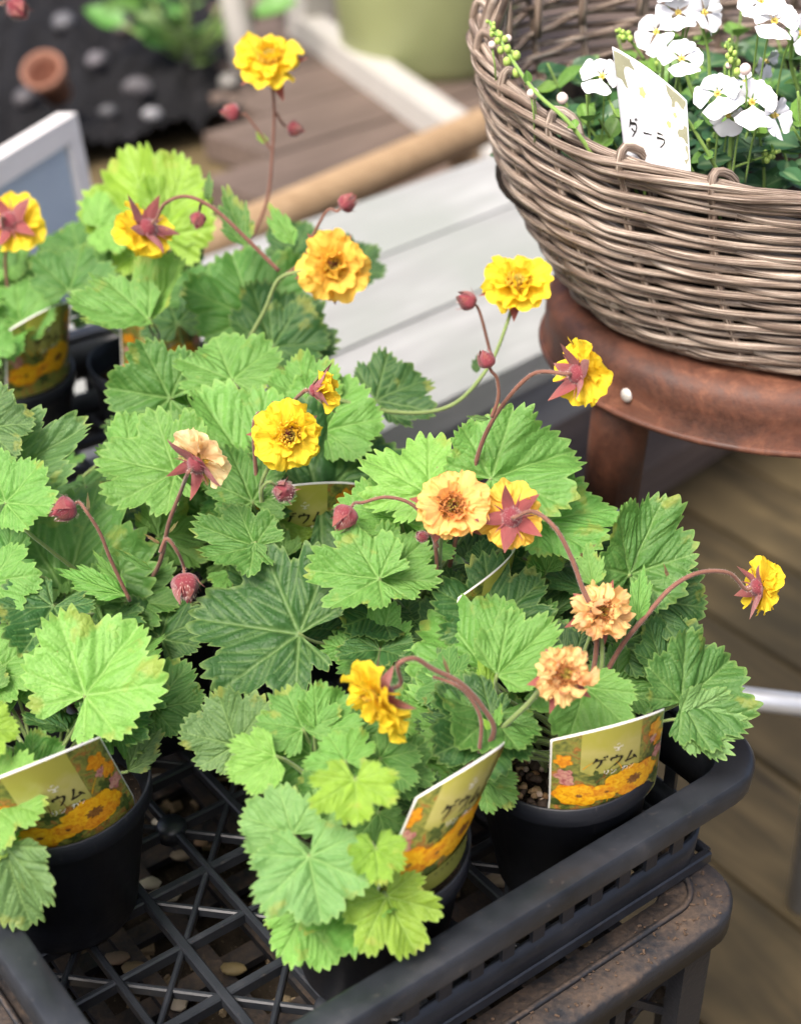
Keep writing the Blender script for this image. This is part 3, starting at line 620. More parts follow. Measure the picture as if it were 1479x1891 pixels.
# ------------------------------------------------------------------ geum leaf meshes
def leaf_mesh(seed, style='round'):
    r = random.Random(seed)
    P = dict(round=dict(ph=158, sin=[28, 82, 126], depth=.17, prof=[(0, 1), (52, .90), (100, .72), (130, .60), (165, .42)], nt=40, ta=.085),
             lobed=dict(ph=150, sin=[27, 78, 122], depth=.25, prof=[(0, 1), (52, .90), (100, .70), (130, .56), (165, .38)], nt=38, ta=.09),
             fan=dict(ph=105, sin=[24, 66], depth=.16, prof=[(0, 1), (50, .92), (80, .72), (105, .45)], nt=28, ta=.085),
             crisp=dict(ph=158, sin=[26, 75, 120], depth=.24, prof=[(0, 1), (52, .92), (100, .76), (130, .64), (165, .45)], nt=40, ta=.12),
             narrow=dict(ph=62, sin=[14, 36], depth=.20, prof=[(0, 1), (20, .82), (40, .55), (62, .26)], nt=16, ta=.11))[style]
    NA, NRr = (260, 40) if style != 'narrow' else (120, 40)
    phm = math.radians(P['ph']); ph = np.linspace(-phm, phm, NA+1); deg = np.degrees(ph)
    prof = np.interp(np.abs(deg), [a for a, _ in P['prof']], [b for _, b in P['prof']])
    asym = 1+.05*np.sin(ph*1.0+r.uniform(0, 6))+.03*np.sin(3*ph+r.uniform(0, 6))
    lob = np.ones_like(ph)
    for s in P['sin']:
        for sg in (-1, 1):
            c = sg*s+r.uniform(-4, 4); lob -= P['depth']*r.uniform(.6, 1.3)*np.exp(-((deg-c)/7.5)**2)
    Rs = prof*asym*lob
    # sharp forward-pointing teeth of uneven size
    edges = [-P['ph']]
    while edges[-1] < P['ph']: edges.append(edges[-1]+2*P['ph']/P['nt']*r.uniform(.65, 1.35))
    edges = np.array(edges); amp = np.array([P['ta']*r.uniform(.55, 1.25) for _ in edges])
    idx = np.clip(np.searchsorted(edges, deg, side='right')-1, 0, len(edges)-2)
    tt = (deg-edges[idx])/(edges[idx+1]-edges[idx]); pk = np.where(deg < 0, .62, .38)
    tooth = np.where(tt < pk, (tt/pk)**.82, ((1-tt)/(1-pk))**.82)
    Rt = Rs*(1-amp[idx]*(1-tooth)*1.25)
    s = np.linspace(0, 1, NRr+1)[1:]**.9
    bl = np.clip((s-.72)/.28, 0, 1)[:, None]
    R = (Rs*.965)[None]*(1-bl)*s[:, None]+Rt[None]*bl*s[:, None]
    X = R*np.sin(ph)[None]; Y = R*np.cos(ph)[None]
    # veins
    seg = []
    mains = [0]+[sg*a for a in ([52, 102, 142] if P['ph'] > 140 else ([45, 85] if P['ph'] > 90 else [24])) for sg in (-1, 1)]
    for m in mains:
        a = math.radians(m+r.uniform(-4, 4)); Lm = float(np.interp(math.degrees(a), deg, Rs))*.97
        seg.append(((0, 0), (Lm*math.sin(a), Lm*math.cos(a)), .022, 1.0))
        for q in (.22, .36, .5, .64, .78):
            for sg in (-1, 1):
                qq = q+r.uniform(-.05, .05); b = a+sg*math.radians(r.uniform(30, 40)); l = (1-qq)*Lm*r.uniform(.62, .85)
                p0 = (qq*Lm*math.sin(a), qq*Lm*math.cos(a)); seg.append((p0, (p0[0]+l*math.sin(b), p0[1]+l*math.cos(b)), .017, .6))
    Pn = np.stack([X.ravel(), Y.ravel()], 1); vein = np.zeros(len(Pn)); groove = np.zeros(len(Pn))
    for (a, b, wd, k) in seg:
        a = np.array(a); b = np.array(b); d = b-a; L2 = (d**2).sum(); t = np.clip(((Pn-a)@d)/L2, 0, 1); dist = np.sqrt(((Pn-a-t[:, None]*d)**2).sum(1))
        w2 = wd*(1-.6*t); vein = np.maximum(vein, k*np.exp(-(dist/w2)**2)); groove = np.maximum(groove, k*np.exp(-(dist/.045)**2)*(1-.45*t))
    rr = np.sqrt((Pn**2).sum(1)); ang = np.arctan2(Pn[:, 0], Pn[:, 1])
    cup = {'round': r.uniform(-.20, .10), 'lobed': r.uniform(-.22, .05), 'fan': r.uniform(-.1, .12), 'crisp': r.uniform(-.2, .2), 'narrow': -.12}[style]
    fold = r.uniform(.08, .62)
    wav = {'crisp': .15, 'round': .11, 'lobed': .11, 'fan': .10, 'narrow': .05}[style]
    z = cup*rr**2+fold*np.abs(Pn[:, 0])*.6-.066*groove+.02
    z += wav*rr**2*np.sin(ang*r.choice([3, 4, 5])+r.uniform(0, 6))+wav*.55*rr**3*np.sin(ang*r.choice([9, 11, 13])+r.uniform(0, 6))
    z += .012*np.sin(Pn[:, 0]*17+r.uniform(0, 6))*np.sin(Pn[:, 1]*15+r.uniform(0, 6))
    mb = MB(); nn = NA+1
    V = [(0, 0, 0)]+list(zip(Pn[:, 0].tolist(), Pn[:, 1].tolist(), z.tolist()))
    fs = [(0, 1+k+1, 1+k) for k in range(NA)]
    for i in range(NRr-1):
        for k in range(NA): fs.append((1+i*nn+k, 1+i*nn+k+1, 1+(i+1)*nn+k+1, 1+(i+1)*nn+k))
    off = r.uniform(0, 20)
    mb.add(V, fs, [(v[0]+off, v[1]) for v in V]); mb.at = {'vein': [1.]+vein.tolist(), 'rad': [0.]+np.repeat(s, nn).tolist()}
    me = mb.mesh('leaf'); me.materials.append(M['leaf']); return me
LEAF = {k: [leaf_mesh(100*i+j, k) for j in range(n)] for i, (k, n) in enumerate((('round', 5), ('lobed', 4), ('fan', 4), ('crisp', 4), ('narrow', 3)))}
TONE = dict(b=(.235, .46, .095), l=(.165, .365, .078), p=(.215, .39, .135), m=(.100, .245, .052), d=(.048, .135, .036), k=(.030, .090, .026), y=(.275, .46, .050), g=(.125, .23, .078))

# ------------------------------------------------------------------ pots
POT = dict(L=tr(.058, .183), Mi=tr(.155, .066), R=tr(.268, .056), B=tr(.262, .168), A=tr(.262, .28), C=tr(.155, .28), D=tr(.155, .392), E=tr(.262, .392), G=tr(.222, .585), H=tr(.312, .545))
LAB = dict(L='potted geum at the tray edge with a bright rounded leaf over its printed card', Mi='low bushy pale green potted geum with one nodding yellow flower and a slanted card',
    R='potted geum in the tray corner with bare gravelly soil and withered peach blooms', B='potted geum bearing an orange ruffled bloom and red starred backs of two flowers', A='potted geum with an open yellow bloom touching a half opened one behind',
    C='potted geum with a peach bloom seen from behind and two drooping red buds', D='blurred potted geum with blue green pointed leaves beside the black gap in the tray', E='potted geum with an amber bloom and a nodding yellow flower on arching stems',
    G='rear potted geum with a yellow bloom turned away to show its red sepals', H='rear potted geum with a tall upright yellow bloom and a broad lime leaf')
PL = {}
PH = .082
PM = None
def pot_mesh():
    mb = MB(); wob = lambda a, z: 1+.018*math.sin(2*a+1)*max(0, z/.08)+.006*math.sin(5*a+2)*z/.08
    prof = [(0, .001), (.026, .0), (.0315, .001), (.033, .004), (.0425, .070), (.0445, .0705), (.0455, .0715), (.0456, .0815), (.0450, .082), (.0442, .0815), (.0438, .073), (.0415, .069), (.032, .006), (0, .005)]
    lathe(mb, prof, 48, wob=wob); me = mb.mesh('pot'); me.materials.append(M['pot']); return me
PM = pot_mesh(); mb = MB(); n = 40
r = random.Random(2); vs = [(0, 0, .0655)]; fs = []
for j in range(1, 9):
    for k in range(n): a = 2*math.pi*k/n; q = .0408*j/8; vs.append((q*math.cos(a), q*math.sin(a), .0635+(r.uniform(-.0015, .002) if j < 8 else 0)))
for k in range(n): fs.append((0, 1+k, 1+(k+1) % n))
for j in range(7):
    for k in range(n): fs.append((1+j*n+k, 1+(j+1)*n+k, 1+(j+1)*n+(k+1) % n, 1+j*n+(k+1) % n))
mb.add(vs, fs); SM = mb.mesh('soil'); SM.materials.append(M['soil'])
for k, p in POT.items():
    PL[k] = thing('potted_geum', LAB[k], 'plant', p, 'geum plants in nursery pots')
    rz = Matrix.Rotation(RNG.uniform(0, 6), 4, 'Z'); T = Matrix.Translation(p+Vector((0, 0, .0005)))
    if k == 'R': T = T @ Matrix.Rotation(math.radians(-4), 4, 'Y')
    inst('pot', PM, T @ rz, PL[k]); inst('soil', SM, T @ rz, PL[k])
# gravel grains on the bare soil of the corner pot
r = random.Random(4); so = POT['R']
GM = {}
for nm, c in (('a', (.50, .38, .30)), ('b', (.20, .11, .05)), ('c', (.30, .20, .11)), ('d', (.06, .04, .03))):
    mb = MB()
    for i in range(46 if nm != 'd' else 160):
        a = r.uniform(0, 6.28); q = .034*math.sqrt(r.random()); s = r.uniform(.0010, .0022) if nm == 'a' else r.uniform(.0010, .0032)
        c0_ = so+Vector((q*math.cos(a), q*math.sin(a), .0655+r.uniform(0, .0015)))
        vs = []; fs = []
        for j in range(5):
            th = math.pi*j/4
            for k in range(7): aa = 2*math.pi*k/7; w_ = s*(1 if nm == 'a' else r.uniform(.7, 1.2)); vs.append(c0_+Vector((w_*math.sin(th)*math.cos(aa), w_*math.sin(th)*math.sin(aa), w_*math.cos(th)*.85)))
        for j in range(4):
            for k in range(7): fs.append((j*7+k, (j+1)*7+k, (j+1)*7+(k+1) % 7, j*7+(k+1) % 7))
        mb.add(vs, fs)
    o = mb.build('gravel', simple('gravel_'+nm, c, .8, .4, 400), PL['R']); o['kind'] = 'stuff'

# ------------------------------------------------------------------ leaf placing
def petiole(base, tipdir, pot, nrm, col='gstem'):
    c = POT[pot]; p0 = Vector((c.x, c.y, .064))+Vector((RNG.uniform(-.012, .012), RNG.uniform(-.012, .012), 0))
    d = (base-p0).length; p1 = p0+(Vector((0, 0, 1))*.6+(base-p0).normalized()*.4)*d*.4; p2 = base-tipdir*d*.08-nrm*min(.03, d*.35); base = base-nrm*.0006; n = 12; pts = []
    for i in range(n+1):
        t = i/n; pts.append(p0*(1-t)**3+p1*3*t*(1-t)**2+p2*3*t*t*(1-t)+base*t**3)
    mb = MB(); tube(mb, pts, [.0014, .0010, .0008], 6); mb.build('petiole', M[col], PL[pot])
def leaf_px(pot, base, tip, z, tone='m', style='round', tx=0.0, ty=.35, var=None, wid=1.0, pet=True, name='leaf'):
    c = ((base[0]+tip[0])/2, (base[1]+tip[1])/2); pc = at_z(c[0], c[1], z); t = depth(pc)
    n = camvec(tx, ty, 1); dx, dy = tip[0]-base[0], -(tip[1]-base[1]); L = math.hypot(dx, dy); dx, dy = dx/L, dy/L
    s = -(tx*dx+ty*dy); wv = CR*dx+CU*dy-CF*s; sc = L/F*t*wv.length*.93; wd = wv.normalized()
    b = pc-wd*sc*.5; xa = wd.cross(n).normalized(); tn = TONE[tone] if isinstance(tone, str) else tone
    j = RNG.uniform(.9, 1.1); tn = tuple(min(1, a*j*RNG.uniform(.95, 1.05)) for a in tn)
    Mx = frame(b, xa*wid, wd, n, sc); me = LEAF[style][var if var is not None else RNG.randrange(len(LEAF[style]))]
    o = inst(name, me, Mx, PL[pot], tn)
    if pet: petiole(b, wd, pot, n)
    return o
KEY = [  # pot, petiole joint px, tip px, height, tone, style, tilt x, tilt y, variant, width
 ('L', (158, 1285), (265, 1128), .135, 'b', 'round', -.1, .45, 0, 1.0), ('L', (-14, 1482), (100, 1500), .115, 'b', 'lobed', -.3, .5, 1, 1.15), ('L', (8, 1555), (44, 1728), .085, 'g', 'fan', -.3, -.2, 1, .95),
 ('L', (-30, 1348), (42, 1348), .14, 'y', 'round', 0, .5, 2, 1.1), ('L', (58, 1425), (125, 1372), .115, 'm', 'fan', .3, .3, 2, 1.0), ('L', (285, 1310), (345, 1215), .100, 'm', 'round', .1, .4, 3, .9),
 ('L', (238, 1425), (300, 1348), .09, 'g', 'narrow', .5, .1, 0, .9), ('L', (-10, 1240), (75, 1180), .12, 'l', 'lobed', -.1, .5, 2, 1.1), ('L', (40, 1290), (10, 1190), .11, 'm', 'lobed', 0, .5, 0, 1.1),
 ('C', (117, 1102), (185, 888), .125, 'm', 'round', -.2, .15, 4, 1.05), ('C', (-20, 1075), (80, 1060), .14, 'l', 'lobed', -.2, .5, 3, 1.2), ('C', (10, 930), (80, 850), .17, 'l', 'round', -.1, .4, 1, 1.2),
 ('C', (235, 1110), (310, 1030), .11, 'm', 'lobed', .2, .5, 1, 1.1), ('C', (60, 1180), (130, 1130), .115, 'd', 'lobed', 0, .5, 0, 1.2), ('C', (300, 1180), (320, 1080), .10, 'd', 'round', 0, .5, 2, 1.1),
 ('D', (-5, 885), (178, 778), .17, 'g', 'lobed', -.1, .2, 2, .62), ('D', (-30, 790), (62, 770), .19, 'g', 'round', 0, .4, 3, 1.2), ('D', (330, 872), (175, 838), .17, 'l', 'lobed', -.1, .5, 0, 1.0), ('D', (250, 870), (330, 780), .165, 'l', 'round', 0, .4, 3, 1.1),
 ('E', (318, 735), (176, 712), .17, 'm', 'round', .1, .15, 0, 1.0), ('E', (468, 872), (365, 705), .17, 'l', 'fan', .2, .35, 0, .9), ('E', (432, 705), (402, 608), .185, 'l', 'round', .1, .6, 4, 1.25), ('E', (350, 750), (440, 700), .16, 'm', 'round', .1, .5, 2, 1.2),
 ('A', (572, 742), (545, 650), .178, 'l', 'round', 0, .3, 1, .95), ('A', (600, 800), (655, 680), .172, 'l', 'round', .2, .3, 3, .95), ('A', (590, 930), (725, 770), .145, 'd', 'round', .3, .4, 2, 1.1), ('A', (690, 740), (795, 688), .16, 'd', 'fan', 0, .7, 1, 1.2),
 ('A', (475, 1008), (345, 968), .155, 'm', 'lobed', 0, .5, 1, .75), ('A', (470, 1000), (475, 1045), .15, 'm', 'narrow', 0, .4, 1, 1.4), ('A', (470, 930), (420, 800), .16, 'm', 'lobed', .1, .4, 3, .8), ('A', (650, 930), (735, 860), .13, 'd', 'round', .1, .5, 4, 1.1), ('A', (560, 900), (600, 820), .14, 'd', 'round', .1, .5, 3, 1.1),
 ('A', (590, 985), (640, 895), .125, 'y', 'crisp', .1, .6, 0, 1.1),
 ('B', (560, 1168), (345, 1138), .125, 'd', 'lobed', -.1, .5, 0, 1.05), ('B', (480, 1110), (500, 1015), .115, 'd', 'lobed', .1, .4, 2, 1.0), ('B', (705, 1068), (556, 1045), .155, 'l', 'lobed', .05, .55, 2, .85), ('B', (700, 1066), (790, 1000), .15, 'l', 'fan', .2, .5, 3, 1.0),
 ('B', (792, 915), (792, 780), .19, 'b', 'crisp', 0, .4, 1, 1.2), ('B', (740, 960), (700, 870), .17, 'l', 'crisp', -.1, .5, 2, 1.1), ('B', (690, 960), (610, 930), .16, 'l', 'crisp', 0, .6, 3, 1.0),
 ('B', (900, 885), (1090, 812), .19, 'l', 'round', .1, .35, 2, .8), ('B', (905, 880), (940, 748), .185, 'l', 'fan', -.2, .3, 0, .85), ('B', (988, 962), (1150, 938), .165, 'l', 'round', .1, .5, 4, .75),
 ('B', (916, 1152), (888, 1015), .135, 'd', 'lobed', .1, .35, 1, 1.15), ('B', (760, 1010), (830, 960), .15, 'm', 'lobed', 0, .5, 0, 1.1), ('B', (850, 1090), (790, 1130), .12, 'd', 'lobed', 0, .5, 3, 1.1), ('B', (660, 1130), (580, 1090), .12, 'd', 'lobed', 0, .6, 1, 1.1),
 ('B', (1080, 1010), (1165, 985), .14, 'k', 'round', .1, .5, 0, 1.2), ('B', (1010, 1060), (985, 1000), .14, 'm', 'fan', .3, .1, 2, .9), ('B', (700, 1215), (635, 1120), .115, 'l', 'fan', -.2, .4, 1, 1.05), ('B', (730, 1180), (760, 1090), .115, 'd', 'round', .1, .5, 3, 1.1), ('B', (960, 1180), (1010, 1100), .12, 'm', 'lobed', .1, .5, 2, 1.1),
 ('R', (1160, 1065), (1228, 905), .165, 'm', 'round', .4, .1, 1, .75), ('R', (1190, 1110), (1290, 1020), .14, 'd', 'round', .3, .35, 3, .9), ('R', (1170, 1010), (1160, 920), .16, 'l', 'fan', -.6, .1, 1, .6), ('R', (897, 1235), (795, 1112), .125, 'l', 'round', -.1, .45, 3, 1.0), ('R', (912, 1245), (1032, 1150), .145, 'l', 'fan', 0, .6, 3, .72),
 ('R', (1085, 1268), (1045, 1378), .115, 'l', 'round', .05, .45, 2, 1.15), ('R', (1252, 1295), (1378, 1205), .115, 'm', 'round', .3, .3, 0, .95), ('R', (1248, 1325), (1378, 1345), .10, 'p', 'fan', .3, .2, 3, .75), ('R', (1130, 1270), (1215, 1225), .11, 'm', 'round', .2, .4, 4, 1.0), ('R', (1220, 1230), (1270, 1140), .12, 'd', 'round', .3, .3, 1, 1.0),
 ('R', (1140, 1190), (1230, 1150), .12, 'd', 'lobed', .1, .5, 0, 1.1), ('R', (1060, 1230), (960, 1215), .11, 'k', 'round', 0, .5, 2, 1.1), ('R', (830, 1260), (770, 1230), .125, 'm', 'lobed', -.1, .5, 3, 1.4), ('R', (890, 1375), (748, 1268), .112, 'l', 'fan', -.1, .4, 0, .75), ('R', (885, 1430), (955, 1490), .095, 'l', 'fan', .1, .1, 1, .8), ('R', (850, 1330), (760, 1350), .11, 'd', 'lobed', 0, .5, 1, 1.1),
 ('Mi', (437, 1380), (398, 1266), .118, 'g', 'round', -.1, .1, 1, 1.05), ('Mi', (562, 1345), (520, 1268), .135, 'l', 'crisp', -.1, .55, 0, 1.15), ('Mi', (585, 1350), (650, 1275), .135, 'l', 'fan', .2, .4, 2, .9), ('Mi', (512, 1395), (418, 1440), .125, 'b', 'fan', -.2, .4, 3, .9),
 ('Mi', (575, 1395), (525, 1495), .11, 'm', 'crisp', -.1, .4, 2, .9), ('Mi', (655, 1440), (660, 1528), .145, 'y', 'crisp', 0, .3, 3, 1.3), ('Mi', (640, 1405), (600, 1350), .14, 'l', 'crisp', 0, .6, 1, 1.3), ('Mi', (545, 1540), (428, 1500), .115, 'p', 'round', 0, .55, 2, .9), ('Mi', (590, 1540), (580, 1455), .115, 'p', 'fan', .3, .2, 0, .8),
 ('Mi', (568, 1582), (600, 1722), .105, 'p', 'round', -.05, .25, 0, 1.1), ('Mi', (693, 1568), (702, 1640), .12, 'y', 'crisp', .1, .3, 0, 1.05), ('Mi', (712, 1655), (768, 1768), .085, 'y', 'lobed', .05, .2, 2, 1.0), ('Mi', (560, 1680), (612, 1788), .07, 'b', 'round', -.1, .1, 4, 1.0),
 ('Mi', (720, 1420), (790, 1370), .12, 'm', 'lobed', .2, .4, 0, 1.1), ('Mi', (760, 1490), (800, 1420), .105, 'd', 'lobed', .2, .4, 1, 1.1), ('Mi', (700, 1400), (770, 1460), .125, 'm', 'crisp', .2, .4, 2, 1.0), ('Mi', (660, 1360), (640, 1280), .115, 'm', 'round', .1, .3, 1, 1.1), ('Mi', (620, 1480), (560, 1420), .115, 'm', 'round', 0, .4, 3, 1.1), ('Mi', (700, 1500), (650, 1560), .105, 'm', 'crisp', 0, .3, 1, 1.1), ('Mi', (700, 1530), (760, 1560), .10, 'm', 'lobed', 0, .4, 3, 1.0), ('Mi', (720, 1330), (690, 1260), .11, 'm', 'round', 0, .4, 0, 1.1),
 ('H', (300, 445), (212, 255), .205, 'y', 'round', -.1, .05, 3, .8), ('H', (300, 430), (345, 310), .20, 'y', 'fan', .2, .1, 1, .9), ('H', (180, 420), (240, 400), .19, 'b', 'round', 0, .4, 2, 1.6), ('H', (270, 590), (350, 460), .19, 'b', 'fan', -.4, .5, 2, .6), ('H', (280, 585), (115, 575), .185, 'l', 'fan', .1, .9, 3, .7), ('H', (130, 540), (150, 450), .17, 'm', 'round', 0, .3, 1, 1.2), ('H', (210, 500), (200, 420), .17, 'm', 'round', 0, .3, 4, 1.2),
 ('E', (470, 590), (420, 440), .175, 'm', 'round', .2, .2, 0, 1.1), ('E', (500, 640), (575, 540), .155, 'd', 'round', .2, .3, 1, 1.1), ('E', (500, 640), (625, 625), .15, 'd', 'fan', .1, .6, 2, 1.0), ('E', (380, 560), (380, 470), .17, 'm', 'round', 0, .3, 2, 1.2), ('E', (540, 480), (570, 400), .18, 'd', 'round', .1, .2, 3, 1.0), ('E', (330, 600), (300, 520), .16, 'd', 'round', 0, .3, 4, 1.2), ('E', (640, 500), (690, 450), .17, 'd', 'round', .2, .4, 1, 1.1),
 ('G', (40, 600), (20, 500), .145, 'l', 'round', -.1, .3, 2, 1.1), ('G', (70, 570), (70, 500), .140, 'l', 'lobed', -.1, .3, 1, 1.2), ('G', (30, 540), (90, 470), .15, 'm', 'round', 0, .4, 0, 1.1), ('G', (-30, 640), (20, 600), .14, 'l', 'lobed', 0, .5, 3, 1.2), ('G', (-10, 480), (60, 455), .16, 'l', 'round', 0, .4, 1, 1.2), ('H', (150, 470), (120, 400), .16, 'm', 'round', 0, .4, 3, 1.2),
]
for (pk, b, t, z, tn, st, tx, ty, va, wd) in KEY: leaf_px(pk, b, t, z, tn, st, tx, ty, va, wd)
# under-storey: more leaves of the same plants wherever the crown hides the pots
FORB = [(270, 1180, 620, 1720), (880, 1370, 1260, 1700), (0, 1330, 300, 1720), (700, 1380, 960, 1720), (170, 760, 240, 860), (0, 560, 380, 760), (500, 870, 700, 1000), (1180, 560, 1479, 900), (1265, 880, 1600, 1700), (0, 560, 380, 770)]
SMALLBOX = [(560, 1490, 860, 1720)]
def fill(pk, n, zlo, zhi, rmax, tones):
    c = POT[pk]; k = 0; tries = 0
    while k < n and tries < n*12:
        tries += 1; a = RNG.uniform(0, 2*math.pi); q = rmax*math.sqrt(RNG.uniform(.08, 1)); z = RNG.uniform(zlo, zhi); d = Vector((math.cos(a), math.sin(a), 0))
        b = Vector((c.x, c.y, z))+d*q; px, py = proj(b+d*.015)
        if any(x0 < px < x1 and y0 < py < y1 for x0, y0, x1, y1 in FORB): continue
        sc = RNG.uniform(.022, .036); wd = (d*.85+Vector((RNG.uniform(-.3, .3), RNG.uniform(-.3, .3), RNG.uniform(-.35, .15)))).normalized()
        n_ = (Vector((0, 0, 1))+camvec(0, 0, 1)*.7+Vector((RNG.uniform(-.3, .3), RNG.uniform(-.3, .3), 0))).normalized(); xa = wd.cross(n_).normalized(); n_ = xa.cross(wd)
        st = RNG.choice(['round', 'lobed', 'round', 'crisp']); tn = tuple(v*RNG.uniform(.9, 1.1) for v in TONE[RNG.choice(tones)])
        inst('leaf', LEAF[st][RNG.randrange(len(LEAF[st]))], frame(b, xa, wd, n_, sc), PL[pk], tn); petiole(b, wd, pk, n_); k += 1
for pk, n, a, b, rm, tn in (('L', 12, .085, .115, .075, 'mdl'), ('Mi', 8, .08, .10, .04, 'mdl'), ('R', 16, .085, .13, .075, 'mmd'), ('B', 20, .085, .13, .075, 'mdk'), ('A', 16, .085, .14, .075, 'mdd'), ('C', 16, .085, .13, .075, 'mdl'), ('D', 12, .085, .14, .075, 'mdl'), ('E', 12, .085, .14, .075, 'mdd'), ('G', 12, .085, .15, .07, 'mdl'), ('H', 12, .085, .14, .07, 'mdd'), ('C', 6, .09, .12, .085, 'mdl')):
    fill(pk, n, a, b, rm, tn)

# ------------------------------------------------------------------ flower pieces
def petal_mesh(seed, kind='full'):
    r = random.Random(seed); mb = MB(); na, ns = 22, 12; vs = []; uv = []
    half = {'full': 52, 'inner': 42, 'wither': 29}[kind]; ru = {'full': .12, 'inner': .15, 'wither': .15}[kind]
    ph = [r.uniform(0, 6) for _ in range(8)]; curl = {'full': r.uniform(-.25, .12), 'inner': r.uniform(.0, .4), 'wither': r.uniform(-.5, .55)}[kind]
    for i in range(ns+1):
        s = i/ns
        for k in range(na+1):
            f = k/na*2-1; a = math.radians(half)*f*(.30+.70*min(1, s*1.7))
            edge = 1-.09*abs(math.sin(3.1*f*1.6+ph[0]))*s**3-.055*abs(math.sin(f*9+ph[1]))*s**6-.17*abs(f)**3.2
            rr = s*edge; x, y = rr*math.sin(a)*1.0, rr*math.cos(a)
            z = curl*s*s+ru*s**2*math.sin(f*4.2+ph[2])+ru*.6*s**4*math.sin(f*10+ph[3])-.10*(f*f)*s*(1 if kind != 'inner' else -1.6)
            z += .020*math.sin(f*15+ph[4])*s*(1-s*.4)
            if kind == 'wither': x *= 1+.15*math.sin(s*7+ph[5]); z += .09*math.sin(s*6+ph[6]); x += .10*math.sin(s*4+ph[7])*s
            vs.append((x, y, z)); uv.append((f*.5+.5+seed*1.7, s))
    n = na+1; mb.add(vs, [(i*n+k, i*n+k+1, (i+1)*n+k+1, (i+1)*n+k) for i in range(ns) for k in range(na)], uv); return mb
PET = {}
for mk in ('yellow', 'amber', 'peach', 'cream', 'wither'):
    for kd in ('full', 'inner', 'wither'):
        L = []
        for j in range(4):
            me = petal_mesh(j*7+len(kd), kd).mesh('petal'); me.materials.append(M[mk]); L.append(me)
        PET[mk, kd] = L
def sepal_mesh(seed, wd=.30, curl=-.12, n=8):
    r = random.Random(seed); mb = MB(); vs = []; uv = []
    for i in range(n+1):
        s = i/n; w_ = wd*(1-s)**.75*(.72+.9*s*(1-s)*1.6)+.006
        for k in range(5):
            f = k/2-1; vs.append((f*w_+.04*math.sin(s*3+seed)*s, s, curl*s*s+(-.06*(1-abs(f)))*(1-s)+.03*math.sin(s*5+seed))); uv.append((f*.5+.5+seed, s))
    mb.add(vs, [(i*5+k, i*5+k+1, (i+1)*5+k+1, (i+1)*5+k) for i in range(n) for k in range(4)], uv)
    me = mb.mesh('sepal'); me.materials.append(M['sepal']); return me
SEP = [sepal_mesh(i, .24+.03*i, c) for i, c in enumerate((-.15, .05, -.28))]; BRAC = [sepal_mesh(10+i, .07, c, 5) for i, c in enumerate((-.1, .15))]
SEPC = [sepal_mesh(20+i, .40, .34) for i in range(2)]
def dome_mesh(m, k=.62):
    mb = MB(); lathe(mb, [(.001, -k)]+[(math.sin(t), -math.cos(t)*k) for t in np.linspace(.2, math.pi/2, 7)]+[(.7, .12), (.001, .15)], 16); rr = random.Random(3)
    for i in range(150):
        a, t = rr.uniform(0, 6.28), rr.uniform(.3, 1.6); d = Vector((math.sin(t)*math.cos(a), math.sin(t)*math.sin(a), -math.cos(t)*k)); e = Vector((-math.sin(a), math.cos(a), 0))*.012
        mb.add([d-e, d+e, d*1.22+Vector((0, 0, rr.uniform(-.05, .08)))], [(0, 1, 2)], None, 1)
    me = mb.mesh('calyx'); me.materials.append(m); me.materials.append(M['hair']); return me
DOME = dome_mesh(M['calyx'])
def stamens_mesh(seed, brown):
    r = random.Random(seed); mb = MB()
    for i in range(110):
        a = r.uniform(0, 6.28); q = r.uniform(.10, .26); l = r.uniform(.14, .30); o_ = Vector((math.cos(a), math.sin(a), 0)); p0 = o_*q+Vector((0, 0, .05))
        tip = o_*(q+r.uniform(-.02, .14))+Vector((0, 0, .05+l)); mid = p0.lerp(tip, .5)+o_*.04
        tube(mb, [p0, mid, tip], .010, 3, cap=False, mat=0); t = Vector((r.uniform(-1, 1), r.uniform(-1, 1), r.uniform(-.5, .5))).normalized()*.026; tube(mb, [tip-t, tip+t], .017, 4, mat=0)
    for i in range(60):
        a = r.uniform(0, 6.28); q = .13*math.sqrt(r.random()); p0 = Vector((q*math.cos(a), q*math.sin(a), .04)); tube(mb, [p0, p0*1.25+Vector((0, 0, .20+.05*r.random()))], .011, 3, mat=1)
    me = mb.mesh('stamens'); me.materials.append(M['stamen_b' if brown else 'stamen']); me.materials.append(M['pist']); return me
STA = [stamens_mesh(1, False), stamens_mesh(2, True)]
def anyframe(z, spin=0):
    z = z.normalized(); up = Vector((0, 0, 1)) if abs(z.z) < .9 else Vector((0, 1, 0)); x = up.cross(z).normalized(); y = z.cross(x)
    c, s = math.cos(spin), math.sin(spin); return x*c+y*s, y*c-x*s, z
